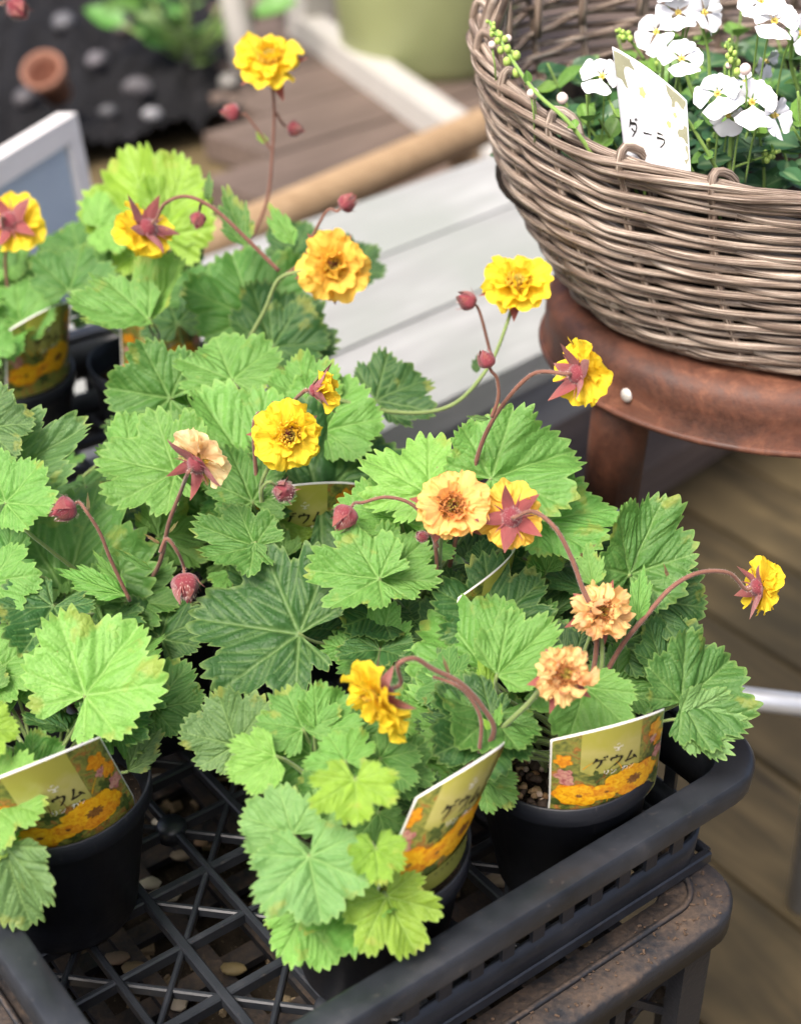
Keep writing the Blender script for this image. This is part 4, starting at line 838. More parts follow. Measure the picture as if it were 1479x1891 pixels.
def flower(pk, c, f, R, pal, mode='open', seed=0):
    r = random.Random(seed); x, y, z = anyframe(f, r.uniform(0, 6)); B = frame(c, x, y, z, R)
    fl = inst('flower', DOME, B @ Matrix.Translation((0, 0, -.10)) @ Matrix.Diagonal((.30, .30, .42, 1)), PL[pk])
    if mode == 'open': rings = [(5, 2, 1.0, 'full', .10), (5, 20, .95, 'full', .10), (4, 42, .78, 'full', .12), (4, 58, .55, 'inner', .16)]
    elif mode == 'back': rings = [(6, 8, 1.0, 'full', .10), (6, 24, .90, 'full', .10), (5, 45, .66, 'inner', .1)]
    elif mode == 'cup': rings = [(5, 58, 1.15, 'full', .15), (5, 66, 1.1, 'full', .10)]
    else: rings = [(8, -8, .86, 'wither', .12), (9, 14, .92, 'wither', .12), (8, 38, .72, 'wither', .12), (5, 58, .52, 'wither', .15)]
    pi = 0
    for n, el, ln, kd, off in rings:
        a0 = r.uniform(0, 6)
        for k in range(n):
            a = a0+2*math.pi*k/n+r.uniform(-.16, .16); e = math.radians(el+r.uniform(-12, 12)*(1.9 if mode == 'wither' else 1)); s = ln*r.uniform(.80, 1.10)
            Mx = B @ Matrix.Rotation(a, 4, 'Z') @ Matrix.Translation((0, off, .02*(pi % 3))) @ Matrix.Rotation(e, 4, 'X') @ Matrix.Rotation(r.uniform(-.42, .42), 4, 'Y') @ Matrix.Diagonal((s*(1.05 if mode != 'wither' else .95), s, s, 1))
            inst('petal', PET[pal, kd][r.randrange(4)], Mx, fl); pi += 1
    sl, se = {'open': (.98, -12), 'back': (.92, -16), 'cup': (1.5, 46), 'wither': (1.05, -22)}[mode]
    for k in range(5):
        a = 2*math.pi*k/5+r.uniform(-.1, .1)
        Mx = B @ Matrix.Translation((0, 0, -.13)) @ Matrix.Rotation(a, 4, 'Z') @ Matrix.Translation((0, .16, 0)) @ Matrix.Rotation(math.radians(se+r.uniform(-10, 10)), 4, 'X') @ Matrix.Scale(sl*r.uniform(.85, 1.05), 4); inst('sepal', SEP[r.randrange(3)], Mx, fl)
        Mx = B @ Matrix.Translation((0, 0, -.15)) @ Matrix.Rotation(a+.63, 4, 'Z') @ Matrix.Translation((0, .20, 0)) @ Matrix.Rotation(math.radians(se-8), 4, 'X') @ Matrix.Scale(sl*.55, 4); inst('bractlet', BRAC[k % 2], Mx, fl)
    if mode != 'cup': inst('stamens', STA[1 if mode == 'wither' or pal == 'peach' else 0], B @ Matrix.Rotation(r.uniform(0, 6), 4, 'Z') @ Matrix.Diagonal((1.12, 1.12, 1, 1)), fl)
    return c-z*R*.33
def bud_mesh():
    mb = MB(); wob = lambda a, z: 1+.07*math.cos(5*a)
    lathe(mb, [(.001, -.62), (.4, -.6), (.75, -.42), (.95, -.1), (.97, .2), (.8, .6), (.5, .92), (.2, 1.18), (.06, 1.42), (.001, 1.5)], 20, wob=wob); r = random.Random(9)
    for i in range(260):
        a, t = r.uniform(0, 6.28), r.uniform(-.55, 1.1); q = math.sqrt(max(.05, 1-(t*.8)**2)); d = Vector((q*math.cos(a), q*math.sin(a), t)); e = Vector((-math.sin(a), math.cos(a), 0))*.013; mb.add([d-e, d+e, d*1.2+Vector((0, 0, .1))], [(0, 1, 2)], None, 1)
    me = mb.mesh('bud'); me.materials.append(M['calyx']); me.materials.append(M['hair']); return me
BUD = bud_mesh()
def bud(pk, c, f, R, seed=0):
    r = random.Random(seed); x, y, z = anyframe(f, r.uniform(0, 6)); B = frame(c, x, y, z, R); b = inst('bud', BUD, B, PL[pk])
    for k in range(5):
        Mx = B @ Matrix.Rotation(2*math.pi*k/5, 4, 'Z') @ Matrix.Translation((0, .72, -.35)) @ Matrix.Rotation(math.radians(78+r.uniform(-6, 6)), 4, 'X') @ Matrix.Scale(r.uniform(1.5, 1.9), 4); inst('sepal', SEPC[k % 2], Mx, b)
        if k < 4: Mx = B @ Matrix.Rotation(2*math.pi*k/5+.6, 4, 'Z') @ Matrix.Translation((0, .8, -.2)) @ Matrix.Rotation(math.radians(60+r.uniform(-20, 15)), 4, 'X') @ Matrix.Scale(1.1, 4); inst('bractlet', BRAC[k % 2], Mx, b)
    return c-z*R*.55
def stem(pk, pts, r0=.0014, r1=.0010, mat='stem', seed=0, name='stem'):
    P = smoothpath(pts, 8); mb = MB(); n = len(P); tube(mb, P, [r0, r1], 8); r = random.Random(seed+5); L = sum((P[i+1]-P[i]).length for i in range(n-1))
    for i in range(int(L*3400)):
        q = r.randrange(n-1); p = P[q].lerp(P[q+1], r.random()); T = (P[q+1]-P[q]).normalized(); d = Vector((r.uniform(-1, 1), r.uniform(-1, 1), r.uniform(-1, 1))); d = (d-T*d.dot(T)).normalized(); e = T*.00005; b = p+d*r1*.8
        mb.add([b-e, b+e, b+d*r.uniform(.0007, .0016)], [(0, 1, 2)], None, 1)
    return mb.build(name, [M[mat], M['hair']], PL[pk])
def P3(px, py, y): return at_y(px, py, y)
def stemflower(pk, c, y, R, f, pal, mode, path, seed, mat='stem', base_y=None):
    """path: pixels from the flower's back down; y of the world eases from the flower to the pot"""
    C = at_y(c[0], c[1], y); Rm = R/F*depth(C); a = flower(pk, C, camvec(*f), Rm, pal, mode, seed); fv = camvec(*f)
    by = base_y if base_y is not None else POT[pk].y; n = len(path)
    pts = [a, a-fv*Rm*.25]+[at_y(p[0], p[1], y+(by-y)*(i+1)/n) for i, p in enumerate(path)]
    stem(pk, pts[::-1], .0013, .00088, mat, seed); return pts
def stembud(pk, c, y, R, f, path, seed, by=None, mat='stem'):
    C = at_y(c[0], c[1], y); Rm = R/F*depth(C); fv = camvec(*f); a = bud(pk, C, fv, Rm, seed); by = y if by is None else by; n = len(path)
    pts = [a, a-fv*Rm*.6]+[at_y(p[0], p[1], y+(by-y)*(i+1)/n) for i, p in enumerate(path)]; stem(pk, pts[::-1], .0010, .0007, mat, seed)
def y_of(pk, d=0): return POT[pk].y+d
yB, yR, yA, yC, yE, yM = y_of('B'), y_of('R'), y_of('A'), y_of('C'), y_of('E'), y_of('Mi')
# plant B
stemflower('B', (1072, 690), yB-.02, 66, (.80, .05, -.50), 'yellow', 'back', [(985, 690), (930, 745), (893, 810), (872, 880), (850, 960), (820, 1080), (790, 1120)], 1)
stembud('B', (900, 668), yB-.02, 17, (-.35, .75, .3), [(918, 700), (920, 735), (908, 770)], 2)
stemflower('B', (835, 935), yB-.055, 70, (-.05, .12, 1), 'peach', 'open', [(815, 990), (810, 1060), (800, 1120)], 3, 'gstem')
stembud('B', (780, 992), yB-.04, 11, (-.3, .3, .6), [(795, 985), (808, 1010)], 4)
stembud('B', (640, 950), yB-.03, 24, (-.45, -.65, .3), [(670, 928), (715, 918), (765, 935), (800, 990), (808, 1070)], 5)
# plant R
stemflower('R', (943, 955), yR+.03, 68, (-.10, .02, -1), 'amber', 'back', [(985, 945), (1025, 975), (1055, 1030), (1075, 1085), (1100, 1150), (1095, 1240), (1060, 1330)], 6)
stemflower('R', (1110, 1130), yR+.01, 64, (.05, .15, 1), 'wither', 'wither', [(1112, 1200), (1105, 1260), (1070, 1340)], 7, 'gstem')
stemflower('R', (1405, 1083), yR+.04, 57, (.93, .12, -.25), 'yellow', 'back', [(1345, 1058), (1290, 1058), (1240, 1085), (1195, 1135), (1150, 1190), (1110, 1260), (1070, 1340)], 8)
stemflower('R', (1042, 1247), yR-.045, 62, (.15, .25, 1), 'wither', 'wither', [(1005, 1265), (975, 1300), (920, 1352), (890, 1385)], 9, 'gstem', yR-.03)
# plant Mi
stemflower('Mi', (700, 1288), yM+.0, 84, (-.80, -.50, .22), 'yellow', 'back', [(735, 1228), (765, 1216), (800, 1236), (850, 1262), (890, 1305), (912, 1350), (880, 1400), (790, 1480)], 10, 'stem', yM+.02)
stem('Mi', [at_y(885, 1390, yM+.01), at_y(888, 1330, yM+.01), at_y(865, 1285, yM+.01), at_y(835, 1262, yM+.008), at_y(800, 1250, yM+.012)], .0009, .0007, 'stem', 77)
# plant A
stemflower('A', (534, 802), yA-.065, 68, (.22, -.04, .95), 'yellow', 'open', [(492, 870), (482, 905), (488, 960), (490, 1010), (500, 1060)], 11, 'gstem', yA-.06)
stemflower('A', (585, 720), yA-.055, 42, (.85, .10, .05), 'yellow', 'cup', [(535, 750), (495, 810), (480, 880), (478, 920)], 12)
stembud('A', (524, 908), yA-.085, 20, (.25, .1, .9), [(500, 890), (485, 900), (482, 915)], 13, None, 'gstem')
stem('A', [at_y(475, 905, yA-.05), at_y(468, 790, yA-.05), at_y(478, 760, yA-.045)], .0012, .0006, 'stem', 78)
# plant C
stemflower('C', (368, 852), yC-.045, 66, (.42, .55, -.50), 'cream', 'back', [(335, 905), (312, 965), (298, 1030), (278, 1070), (240, 1112), (210, 1170)], 14)
stembud('C', (124, 938), yC-.05, 23, (-.65, -.35, .55), [(160, 945), (185, 985), (205, 1035), (240, 1110)], 15)
stembud('C', (342, 1075), yC-.06, 27, (.12, -.95, .1), [(328, 1020), (308, 995), (296, 1020)], 16)
# plant E and rear ones
stemflower('E', (616, 490), yE+.0, 68, (.18, -.10, .95), 'amber', 'open', [(560, 500), (515, 515), (490, 570), (455, 640), (440, 720)], 17, 'gstem')
stemflower('E', (268, 425), yE+.02, 64, (-.62, -.42, -.55), 'yellow', 'back', [(305, 375), (345, 362), (395, 385), (455, 440), (515, 500)], 18, 'stem', yE+.005)
stembud('E', (366, 402), yE+.015, 15, (-.1, -.9, .3), [(372, 375), (385, 378)], 19)
stembud('E', (637, 377), yE+.02, 17, (.6, .5, .1), [(605, 388), (580, 430), (560, 480), (520, 512)], 20)
yG, yH, yK = y_of('H'), yA+.08, y_of('G')-.05
stemflower('H', (496, 110), yG+.02, 64, (.05, .45, .85), 'yellow', 'open', [(506, 190), (503, 280), (490, 380), (440, 470), (330, 560)], 21)
stembud('H', (432, 208), yG+.02, 17, (-.9, .1, .2), [(455, 212), (480, 245), (500, 275)], 22)
stembud('H', (541, 236), yG+.02, 14, (.8, -.3, .2), [(520, 225), (508, 205)], 23)
stemflower('A', (954, 524), yH-.03, 64, (.05, .5, .85), 'yellow', 'open', [(935, 600), (900, 680), (830, 750), (720, 760), (560, 720)], 24, 'gstem')
stembud('A', (866, 557), yH-.03, 18, (-.6, .3, .4), [(890, 590), (905, 650)], 25)
stemflower('G', (22, 410), yK+.04, 62, (.25, -.02, -.9), 'yellow', 'back', [(12, 450), (10, 490), (18, 570), (20, 640)], 26)
stembud('G', (30, 12), yK+.12, 20, (.4, -.5, .3), [(5, 5), (-30, 30), (-60, 200), (-60, 500)], 27)
# small leafy bracts on the flower stems
for (pk, b, t, y, tn, wd, va, st) in [('E', (455, 460), (410, 335), yE, 'm', .8, 0, 'narrow'), ('E', (545, 455), (490, 365), yE, 'l', .7, 1, 'narrow'), ('E', (385, 375), (385, 305), yE+.01, 'g', .45, 2, 'narrow'), ('R', (895, 1290), (902, 1178), yR-.03, 'y', .55, 1, 'narrow'), ('R', (1095, 1085), (1085, 1000), yR+.01, 'l', 1.1, 0, 'narrow'), ('R', (1175, 1150), (1190, 1030), yR, 'l', .6, 2, 'narrow'),
        ('Mi', (915, 1345), (925, 1298), yM+.02, 'l', .7, 0, 'narrow'), ('Mi', (910, 1350), (888, 1325), yM+.02, 'y', .7, 1, 'narrow'), ('C', (240, 1100), (75, 1045), yC-.05, 'l', .5, 2, 'narrow'), ('C', (285, 1055), (205, 1010), yC-.05, 'm', .3, 0, 'narrow'), ('C', (235, 1095), (165, 1010), yC-.052, 'l', .4, 1, 'narrow'), ('A', (478, 905), (430, 905), yA-.05, 'l', .5, 1, 'narrow'), ('A', (470, 870), (405, 790), yA-.04, 'm', .8, 2, 'narrow'), ('H', (495, 265), (470, 240), yG+.02, 'y', .7, 1, 'narrow'),
        ('A', (880, 690), (880, 650), yH-.03, 'k', .8, 1, 'narrow'), ('B', (905, 775), (860, 768), yB-.02, 'g', .4, 0, 'narrow'), ('R', (1240, 1085), (1225, 1035), yR+.03, (.2, .1, .06), .25, 1, 'narrow'), ('R', (830, 1250), (815, 1205), yM+.01, (.25, .12, .08), .25, 2, 'narrow'), ('R', (1065, 1035), (1105, 1000), yR+.03, (.22, .12, .07), .3, 2, 'narrow'), ('C', (165, 950), (160, 905), yC-.05, (.22, .14, .07), .25, 1, 'narrow'), ('C', (296, 1005), (265, 985), yC-.06, (.3, .16, .1), .3, 0, 'narrow'), ('C', (312, 985), (330, 960), yC-.06, (.3, .24, .1), .3, 1, 'narrow')]:
    p = at_y(*b, y); leaf_px(pk, b, t, p.z, tn, st, RNG.uniform(-.3, .3), .15, va, wd, False, 'bract')
for (px, py) in []: pass

# ------------------------------------------------------------------ printed plant cards
GLY = {'ke': [[(.30, .98), (.24, .75), (.08, .52)], [(.22, .74), (.5, .76), (.88, .78)], [(.60, .77), (.56, .45), (.30, .04)], [(.74, 1.06), (.82, .92)], [(.90, 1.10), (.98, .96)]],
 'u': [[(.50, 1.02), (.52, .84)], [(.15, .80), (.17, .56)], [(.15, .80), (.5, .80), (.86, .82)], [(.86, .82), (.76, .45), (.40, .02)]],
 'mu': [[(.50, .98), (.36, .6), (.16, .2)], [(.06, .17), (.45, .2), (.88, .27)], [(.66, .48), (.80, .3), (.94, .08)]],
 'ri': [[(.25, .9), (.25, .4)], [(.75, .95), (.75, .45), (.45, .05)]], 'n': [[(.15, .85), (.38, .68)], [(.15, .08), (.55, .25), (.92, .75)]],
 'ka': [[(.1, .70), (.88, .70), (.80, .1), (.62, .15)], [(.45, .98), (.40, .5), (.1, .05)]], 'bar': [[(.1, .5), (.95, .52)]], 'ra': [[(.2, .92), (.8, .92)], [(.12, .62), (.88, .62), (.75, .3), (.35, .02)]],
 'da': [[(.35, .98), (.12, .5)], [(.3, .75), (.85, .75), (.75, .4), (.3, .02)], [(.32, .48), (.66, .30)], [(.78, 1.06), (.86, .92)], [(.92, 1.1), (1., .96)]],
 'mark': [[(.5, .05), (.5, .5)], [(.5, .3), (.3, .55), (.15, .45), (.12, .7)], [(.5, .3), (.7, .55), (.85, .45), (.88, .7)], [(.35, .8), (.5, .95), (.65, .8)], [(.25, .15), (.75, .15)]]}
class Card:
    def __init__(s, surf, hw, top, bottom): s.S = surf; s.hw = hw; s.top = top; s.bot = bottom
    def pt(s, u, v, lay):
        e = .02; p = s.S(u, v); n = (s.S(u+e, v)-s.S(u-e, v)).cross(s.S(u, v+e)-s.S(u, v-e)).normalized(); return p+n*lay
    def clampuv(s, u, v, m=.10):
        u = max(-s.hw+m, min(s.hw-m, u)); v = max(s.bot+.02, min(s.top(u)-m, v)); return u, v
    def sheet(s, name, mat, parent, u0, u1, vlo, vhi, lay, nu=24, nv=14, thick=0):
        mb = MB(); vs = []; uv = []
        for l in ((lay, lay-thick) if thick else (lay,)):
            for j in range(nv+1):
                for i in range(nu+1):
                    u = u0+(u1-u0)*i/nu; a, b = vlo(u), vhi(u); v = a+(b-a)*j/nv; vs.append(s.pt(u, v, l)); uv.append((u+s.off, v))
        n = nu+1; K = n*(nv+1); fs = [(j*n+i, j*n+i+1, (j+1)*n+i+1, (j+1)*n+i) for j in range(nv) for i in range(nu)]
        if thick:
            fs += [tuple(x+K for x in f[::-1]) for f in fs]; ring = [i for i in range(n)]+[j*n+nu for j in range(1, nv+1)]+[nv*n+i for i in range(nu-1, -1, -1)]+[j*n for j in range(nv-1, 0, -1)]
            fs += [(ring[k], ring[k]+K, ring[(k+1) % len(ring)]+K, ring[(k+1) % len(ring)]) for k in range(len(ring))]
        mb.add(vs, fs, uv); return mb.build(name, mat, parent)
    off = 0
    def blob(s, mb, u0, v0, Rf, lay, mat, sx=1, sy=1, n=36, rings=6):
        vs = []; uv = []
        for j in range(rings+1):
            for k in range(n):
                a = 2*math.pi*k/n; q = Rf(a)*max(.02, j/rings); u, v = s.clampuv(u0+q*math.cos(a)*sx, v0+q*math.sin(a)*sy); vs.append(s.pt(u, v, lay+.00003*(1-j/rings))); uv.append((u*1.3+s.off, v*1.3))
        mb.add(vs, [(j*n+k, (j+1)*n+k, (j+1)*n+(k+1) % n, j*n+(k+1) % n) for j in range(rings) for k in range(n)], uv, mat)
    def stroke(s, mb, pts, w0, lay, mat=0):
        P = smoothpath([Vector((a, b, 0)) for a, b in pts], 5); vs = []; n = len(P)
        for i, p in enumerate(P):
            t = (P[min(i+1, n-1)]-P[max(i-1, 0)]).normalized(); w_ = w0*(1.0-.55*i/(n-1)); q = Vector((-t.y, t.x, 0))*w_
            for sg in (1, -1): u, v = s.clampuv(p.x+q.x*sg, p.y+q.y*sg, .05); vs.append(s.pt(u, v, lay))
        mb.add(vs, [(2*i, 2*i+1, 2*i+3, 2*i+2) for i in range(n-1)], None, mat)
    def text(s, mb, glyphs, u0, v0, size, w0, lay, step=1.0, mat=0, dv=0, vert=False, rot=0):
        for i, gname in enumerate(glyphs):
            for st in GLY.get(gname, []):
                s.stroke(mb, [(u0+(0 if vert else i*size*step)+x*size, v0-(i*size*step if vert else 0)+y*size+dv*i) for x, y in st], w0, lay, mat)
def geum_card(pk, label, az, r0=.0408, lean=.16, Rc=.0435, seed=1, zbase=.080, hw=3.1, hs=4.45, arc=1.05, vbot=-.9, strip=False, tiltv=0.0):
    c = POT[pk]; d = Vector((math.cos(az), math.sin(az), 0)); tn = Vector((-d.y, d.x, 0))
    def S_(u, v):
        ph = u/100/Rc; rr = lean*v/100 if v > 0 else .10*v/100; tv = tiltv*max(0, v)/100; return Vector((c.x, c.y, 0))+d*(r0-Rc+Rc*math.cos(ph)+rr)+tn*(Rc*math.sin(ph)+tv)+Vector((0, 0, zbase+v/100))
    top = lambda u: hs+arc*(1-(u/hw)**2)
    C = Card(S_, hw, top, vbot); C.off = seed*3.7
    o = thing('plant_card', label, 'plant card', S_(0, vbot), 'printed cards in the geum pots')
    C.sheet('card_stock', M['cardw'], o, -hw, hw, lambda u: vbot, top, 0, 28, 16, .0004)
    C.sheet('photo_print', M['print'], o, -hw+.09, hw-.09, lambda u: vbot+.05, lambda u: top(u)-.10, .00012, 28, 16)
    C.sheet('yellow_panel', M['panel'], o, -1.75, 1.15, lambda u: 2.3+.25*math.sin(u*3+1), lambda u: top(u)-.10, .00022, 16, 12)
    r = random.Random(seed); mb = MB(); mats = [M['pf1'], M['pf2'], M['pf3'], M['pf4'], M['pf5'], M['inkw']]
    def ruff(R, k, a0, depth=.16, jag=.05): 
        p = [r.uniform(0, 6) for _ in range(3)]; return lambda a: R*(1-depth*abs(math.sin(k*(a+a0)/2))**3-jag*abs(math.sin(11*a+p[0]))-.05*math.sin(2*a+p[1]))
    L = .00030
    for (u, v, R, m) in [(-.2, 1.6, .55, 4), (-1.0, 2.1, .45, 4), (.6, 2.1, .4, 4), (2.0, 2.4, .5, 4), (-2.4, .3, .7, 4), (2.5, .4, .5, 4), (-.4, .1, .5, 4)]: C.blob(mb, u, v, ruff(R, 4, r.uniform(0, 6), .5, .15), L, m, 1, 1.2)
    for i in range(16):
        u, v = r.uniform(-2.6, 2.6), r.uniform(.2, 2.7); a = r.uniform(-.9, 1.2); l = r.uniform(.4, .9); C.stroke(mb, [(u, v), (u+l*.5*math.sin(a), v+l*.5), (u+l*math.sin(a*1.3), v+l)], .03, L+.00004, r.choice([4, 4, 0, 2]))
    for (u, v, R, m) in [(2.15, 4.0, .62, 1), (2.5, 3.1, .55, 1), (2.1, 3.3, .35, 3), (2.55, 2.1, .5, 3), (1.5, 1.95, .38, 2), (-2.45, 2.2, .5, 3), (-2.3, 1.75, .38, 3), (-2.5, 3.2, .5, 1), (2.0, 1.2, .6, 1)]: C.blob(mb, u, v, ruff(R, 5, r.uniform(0, 6), .3, .1), L+.00008, m)
    for (u, v, R, seed2) in [(-1.8, .85, 1.25, 1), (.85, 1.35, 1.6, 2), (-.55, 1.0, .95, 3)]:
        for q, m in ((1.0, 1 if seed2 != 2 else 0), (.86, 0), (.66, 1 if seed2 == 3 else 0)): C.blob(mb, u, v, ruff(R*q, 7, r.uniform(0, 6), .16, .06), L+.00012+.00006*(1-q)*10+.00005*seed2, m, 1.0, .72 if seed2 != 3 else .6)
        for k in range(5): a = 2*math.pi*k/5+r.uniform(0, 1); C.blob(mb, u+R*.5*math.cos(a), v+R*.38*math.sin(a), ruff(R*.38, 3, a, .15, .06), L+.00040+.00002*k, r.choice([0, 0, 1]), 1, .7, 20, 3)
        C.blob(mb, u+.05, v, ruff(R*(.34 if seed2 == 2 else .16), 9, 0, .3, .2), L+.00055, 2, 1, .72)
    mb.build('printed_flowers', mats, o)
    mb = MB(); C.text(mb, ['ke', 'u', 'mu'], -1.28, 2.72, .74, .068, L+.0003, 1.04, 0); mb.build('lettering', M['ink'], o)
    mb = MB(); C.text(mb, ['ri', 'n'], -.75, 2.22, .33, .024, L+.0003, 1.05); C.text(mb, ['ka', 'n'], .15, 2.22, .33, .024, L+.0003, 1.05); C.text(mb, ['mark'], -.35, 3.72, .55, .026, L+.0003); mb.build('white_lettering', M['inkw'], o)
    if strip:
        C.sheet('yellow_strip', M['panel'], o, -1.4, hw-.09, lambda u: vbot+.05, lambda u: -.15+.12*(u+1.4), .0012, 20, 5)
        mb = MB(); rr = random.Random(3)
        for i in range(7): u = -.2+i*.33; C.text(mb, [rr.choice(['u', 'ri', 'ka', 'mu'])], u, -.35+.04*i, .2, .02, .0014)
        mb.build('small_lettering', M['ink'], o)
    return o
rad = math.radians
geum_card('R', 'printed geum card standing in the gravelly corner pot, flower lettering facing out', rad(-68), seed=1, tiltv=-.12)
geum_card('L', 'printed geum card tucked under the large bright rounded leaf', rad(-56), seed=2, tiltv=-.30, hs=4.9)
geum_card('Mi', 'printed geum card seen edge on, leaning out of the bushy pale green plant', rad(-48), lean=.10, seed=3, zbase=.094, r0=.0425, strip=True, vbot=-1.2, tiltv=.42, hw=2.7, hs=4.1)
geum_card('A', 'printed card almost hidden by leaves beside the open yellow bloom', rad(-80), seed=4, zbase=.097, lean=.2)
geum_card('B', 'small corner of a printed card showing below the red starred flower back', rad(-30), seed=5, zbase=.092)
geum_card('G', 'blurred printed card with a large golden flower behind blue green pointed leaves', rad(-36), seed=6, zbase=.090, lean=.2)
geum_card('H', 'blurred yellow printed card behind the round leaf, its top arc bare', rad(-66), seed=7, zbase=.088, lean=.25)

# ------------------------------------------------------------------ white flowering plant in the basket
wp_ = thing('white_flowering_plant', 'leafy plant with clusters of white flowers growing in the wicker basket', 'plant', (BC.x, BC.y, .262))
PL['W'] = wp_
def ovate(seed):
    r = random.Random(seed); mb = MB(); vs = []; uv = []; n, m = 10, 6; k1, k2 = r.uniform(.15, .4), r.uniform(-.25, .1)
    for i in range(n+1):
        s = i/n; w_ = .36*math.sin(math.pi*min(1, s*.93+.07))**.75*(1.18-.45*s)
        for k in range(m+1):
            f = k/m*2-1; e = 1+.04*math.sin(i*2.4+seed); vs.append((f*w_*e, s, k1*abs(f)*w_+k2*s*s-.02*math.cos(f*3)+.015*math.sin(s*9+f*4))); uv.append((f*.5+.5, s))
    mb.add(vs, [(i*(m+1)+k, i*(m+1)+k+1, (i+1)*(m+1)+k+1, (i+1)*(m+1)+k) for i in range(n) for k in range(m)], uv); me = mb.mesh('leaf'); me.materials.append(M['sleaf']); return me
OV = [ovate(i) for i in range(5)]
MSG = mat_fuzzy('basket_stem_green', (.13, .24, .045), (.24, .36, .09), 500)
MBG = simple('green_bud', (.33, .46, .10), .5, .35, 400)
def wstem(pts, rad_=.0011, leaves=3, ls=(.010, .016), dark=True, tipb=0, seed=0):
    P = smoothpath(pts, 6); mb = MB(); tube(mb, P, [rad_, rad_*.7], 6); st = mb.build('stem', MSG, wp_); r = random.Random(seed); n = len(P)
    for k in range(leaves):
        t = (k+.8)/leaves*.92; i = min(n-2, int(t*(n-1))); p = P[i]; T = (P[i+1]-P[i]).normalized(); a0 = k*math.pi/2+r.uniform(-.4, .4); X, Y, Z = anyframe(T)
        for sg in (0, math.pi):
            a = a0+sg; d = (X*math.cos(a)+Y*math.sin(a)+T*r.uniform(.0, .45)); d = (d+Vector((0, 0, .15))).normalized(); nn = (Vector((0, 0, 1))*1.0+camvec(0, 0, 1)*.9+T*.6); xa = d.cross(nn).normalized(); nn = xa.cross(d)
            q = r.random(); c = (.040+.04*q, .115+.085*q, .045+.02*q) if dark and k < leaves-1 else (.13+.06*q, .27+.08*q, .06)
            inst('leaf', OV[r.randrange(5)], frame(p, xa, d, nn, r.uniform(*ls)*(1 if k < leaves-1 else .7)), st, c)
    if tipb:
        mb = MB(); L = len(P)
        for k in range(tipb):
            i = min(L-1, int(L-1-k*.55)); i = max(0, i); T = (P[min(i+1, L-1)]-P[max(i-1, 0)]).normalized(); X, Y, Z = anyframe(T); a = k*2.4; q = P[i]+(X*math.cos(a)+Y*math.sin(a))*.0022*(.6+.06*k); s = .0010+.00010*k
            vs = []; fs = []
            for j in range(6):
                th = math.pi*j/5
                for h in range(7): b = 2*math.pi*h/7; vs.append(q+Vector((s*math.sin(th)*math.cos(b), s*math.sin(th)*math.sin(b), s*1.15*math.cos(th))))
            for j in range(5):
                for h in range(7): fs.append((j*7+h, (j+1)*7+h, (j+1)*7+(h+1) % 7, j*7+(h+1) % 7))
            mb.add(vs, fs)
        mb.build('bud_spike', MBG, st)
    return st
r = random.Random(21)
cells = [(950+i*48, -25+j*46) for i in range(12) for j in range(8)]; r.shuffle(cells); cnt = 0
for cx_, cy_ in cells:
    px, py = cx_+r.uniform(-20, 20), cy_+r.uniform(-18, 18); z = r.uniform(.296, .332)
    if px < 1055 and py < 130 and r.random() < .6: continue
    p = at_z(px, py, z); q = math.hypot((p.y-BC.y)/.145, (p.x-BC.x)/.225)
    if q > .95 or cnt >= 68: continue
    b = Vector((BC.x+(p.x-BC.x)*.86+r.uniform(-.012, .012), BC.y+(p.y-BC.y)*.86+r.uniform(-.01, .012), .250)); mid = b.lerp(p, .5)+Vector((r.uniform(-.008, .008), r.uniform(-.006, .006), .004))
    wstem([b, mid, p], .0010, 2, (.018, .028), True, 5 if cnt % 6 == 0 else 0, cnt); cnt += 1
# dense under-storey of the same small leaves, too many to tell apart
mb = MB(); src = [np.array([v.co[:] for v in m_.vertices]) for m_ in OV]; sf = [[tuple(p_.vertices) for p_ in m_.polygons] for m_ in OV]
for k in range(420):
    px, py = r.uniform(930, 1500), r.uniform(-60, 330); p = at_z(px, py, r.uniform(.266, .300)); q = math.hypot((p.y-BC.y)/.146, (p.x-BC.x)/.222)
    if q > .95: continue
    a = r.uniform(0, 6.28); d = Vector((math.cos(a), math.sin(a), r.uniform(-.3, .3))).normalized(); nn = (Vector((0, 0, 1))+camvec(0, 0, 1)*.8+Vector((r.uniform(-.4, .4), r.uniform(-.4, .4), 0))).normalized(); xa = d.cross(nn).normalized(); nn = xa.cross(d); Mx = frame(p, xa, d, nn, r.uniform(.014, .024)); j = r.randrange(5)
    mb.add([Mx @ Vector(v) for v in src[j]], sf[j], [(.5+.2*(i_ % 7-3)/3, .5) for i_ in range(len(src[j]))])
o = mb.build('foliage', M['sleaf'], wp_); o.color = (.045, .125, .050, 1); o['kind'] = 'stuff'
# long bud spikes
def wz(px, py, z): return at_z(px, py, z)
yb = .745
wstem([at_y(1105, 300, .74), at_y(1050, 225, .742), at_y(985, 165, .76), at_y(930, 85, .79), at_y(903, 38, .80)], .0013, 3, (.004, .007), False, 16, 301)
wstem([at_y(1345, 330, yb), at_y(1350, 240, yb), at_y(1355, 130, yb), at_y(1342, 75, yb)], .0014, 2, (.006, .010), False, 12, 302)
wstem([at_y(1330, 325, yb-.01), at_y(1300, 270, yb-.012), at_y(1262, 210, yb-.01), at_y(1240, 190, yb-.01)], .0012, 3, (.005, .008), False, 8, 303)
wstem([at_y(1280, 318, yb-.015), at_y(1265, 290, yb-.015), at_y(1240, 262, yb-.015)], .0009, 1, (.003, .005), False, 9, 304)
wstem([at_y(1345, 312, yb), at_y(1400, 292, yb), at_y(1440, 280, yb)], .0008, 2, (.005, .009), False, 8, 305)
wstem([at_y(1475, 170, yb+.04), at_y(1460, 110, yb+.04), at_y(1470, 30, yb+.04)], .0013, 3, (.006, .012), False, 6, 306)
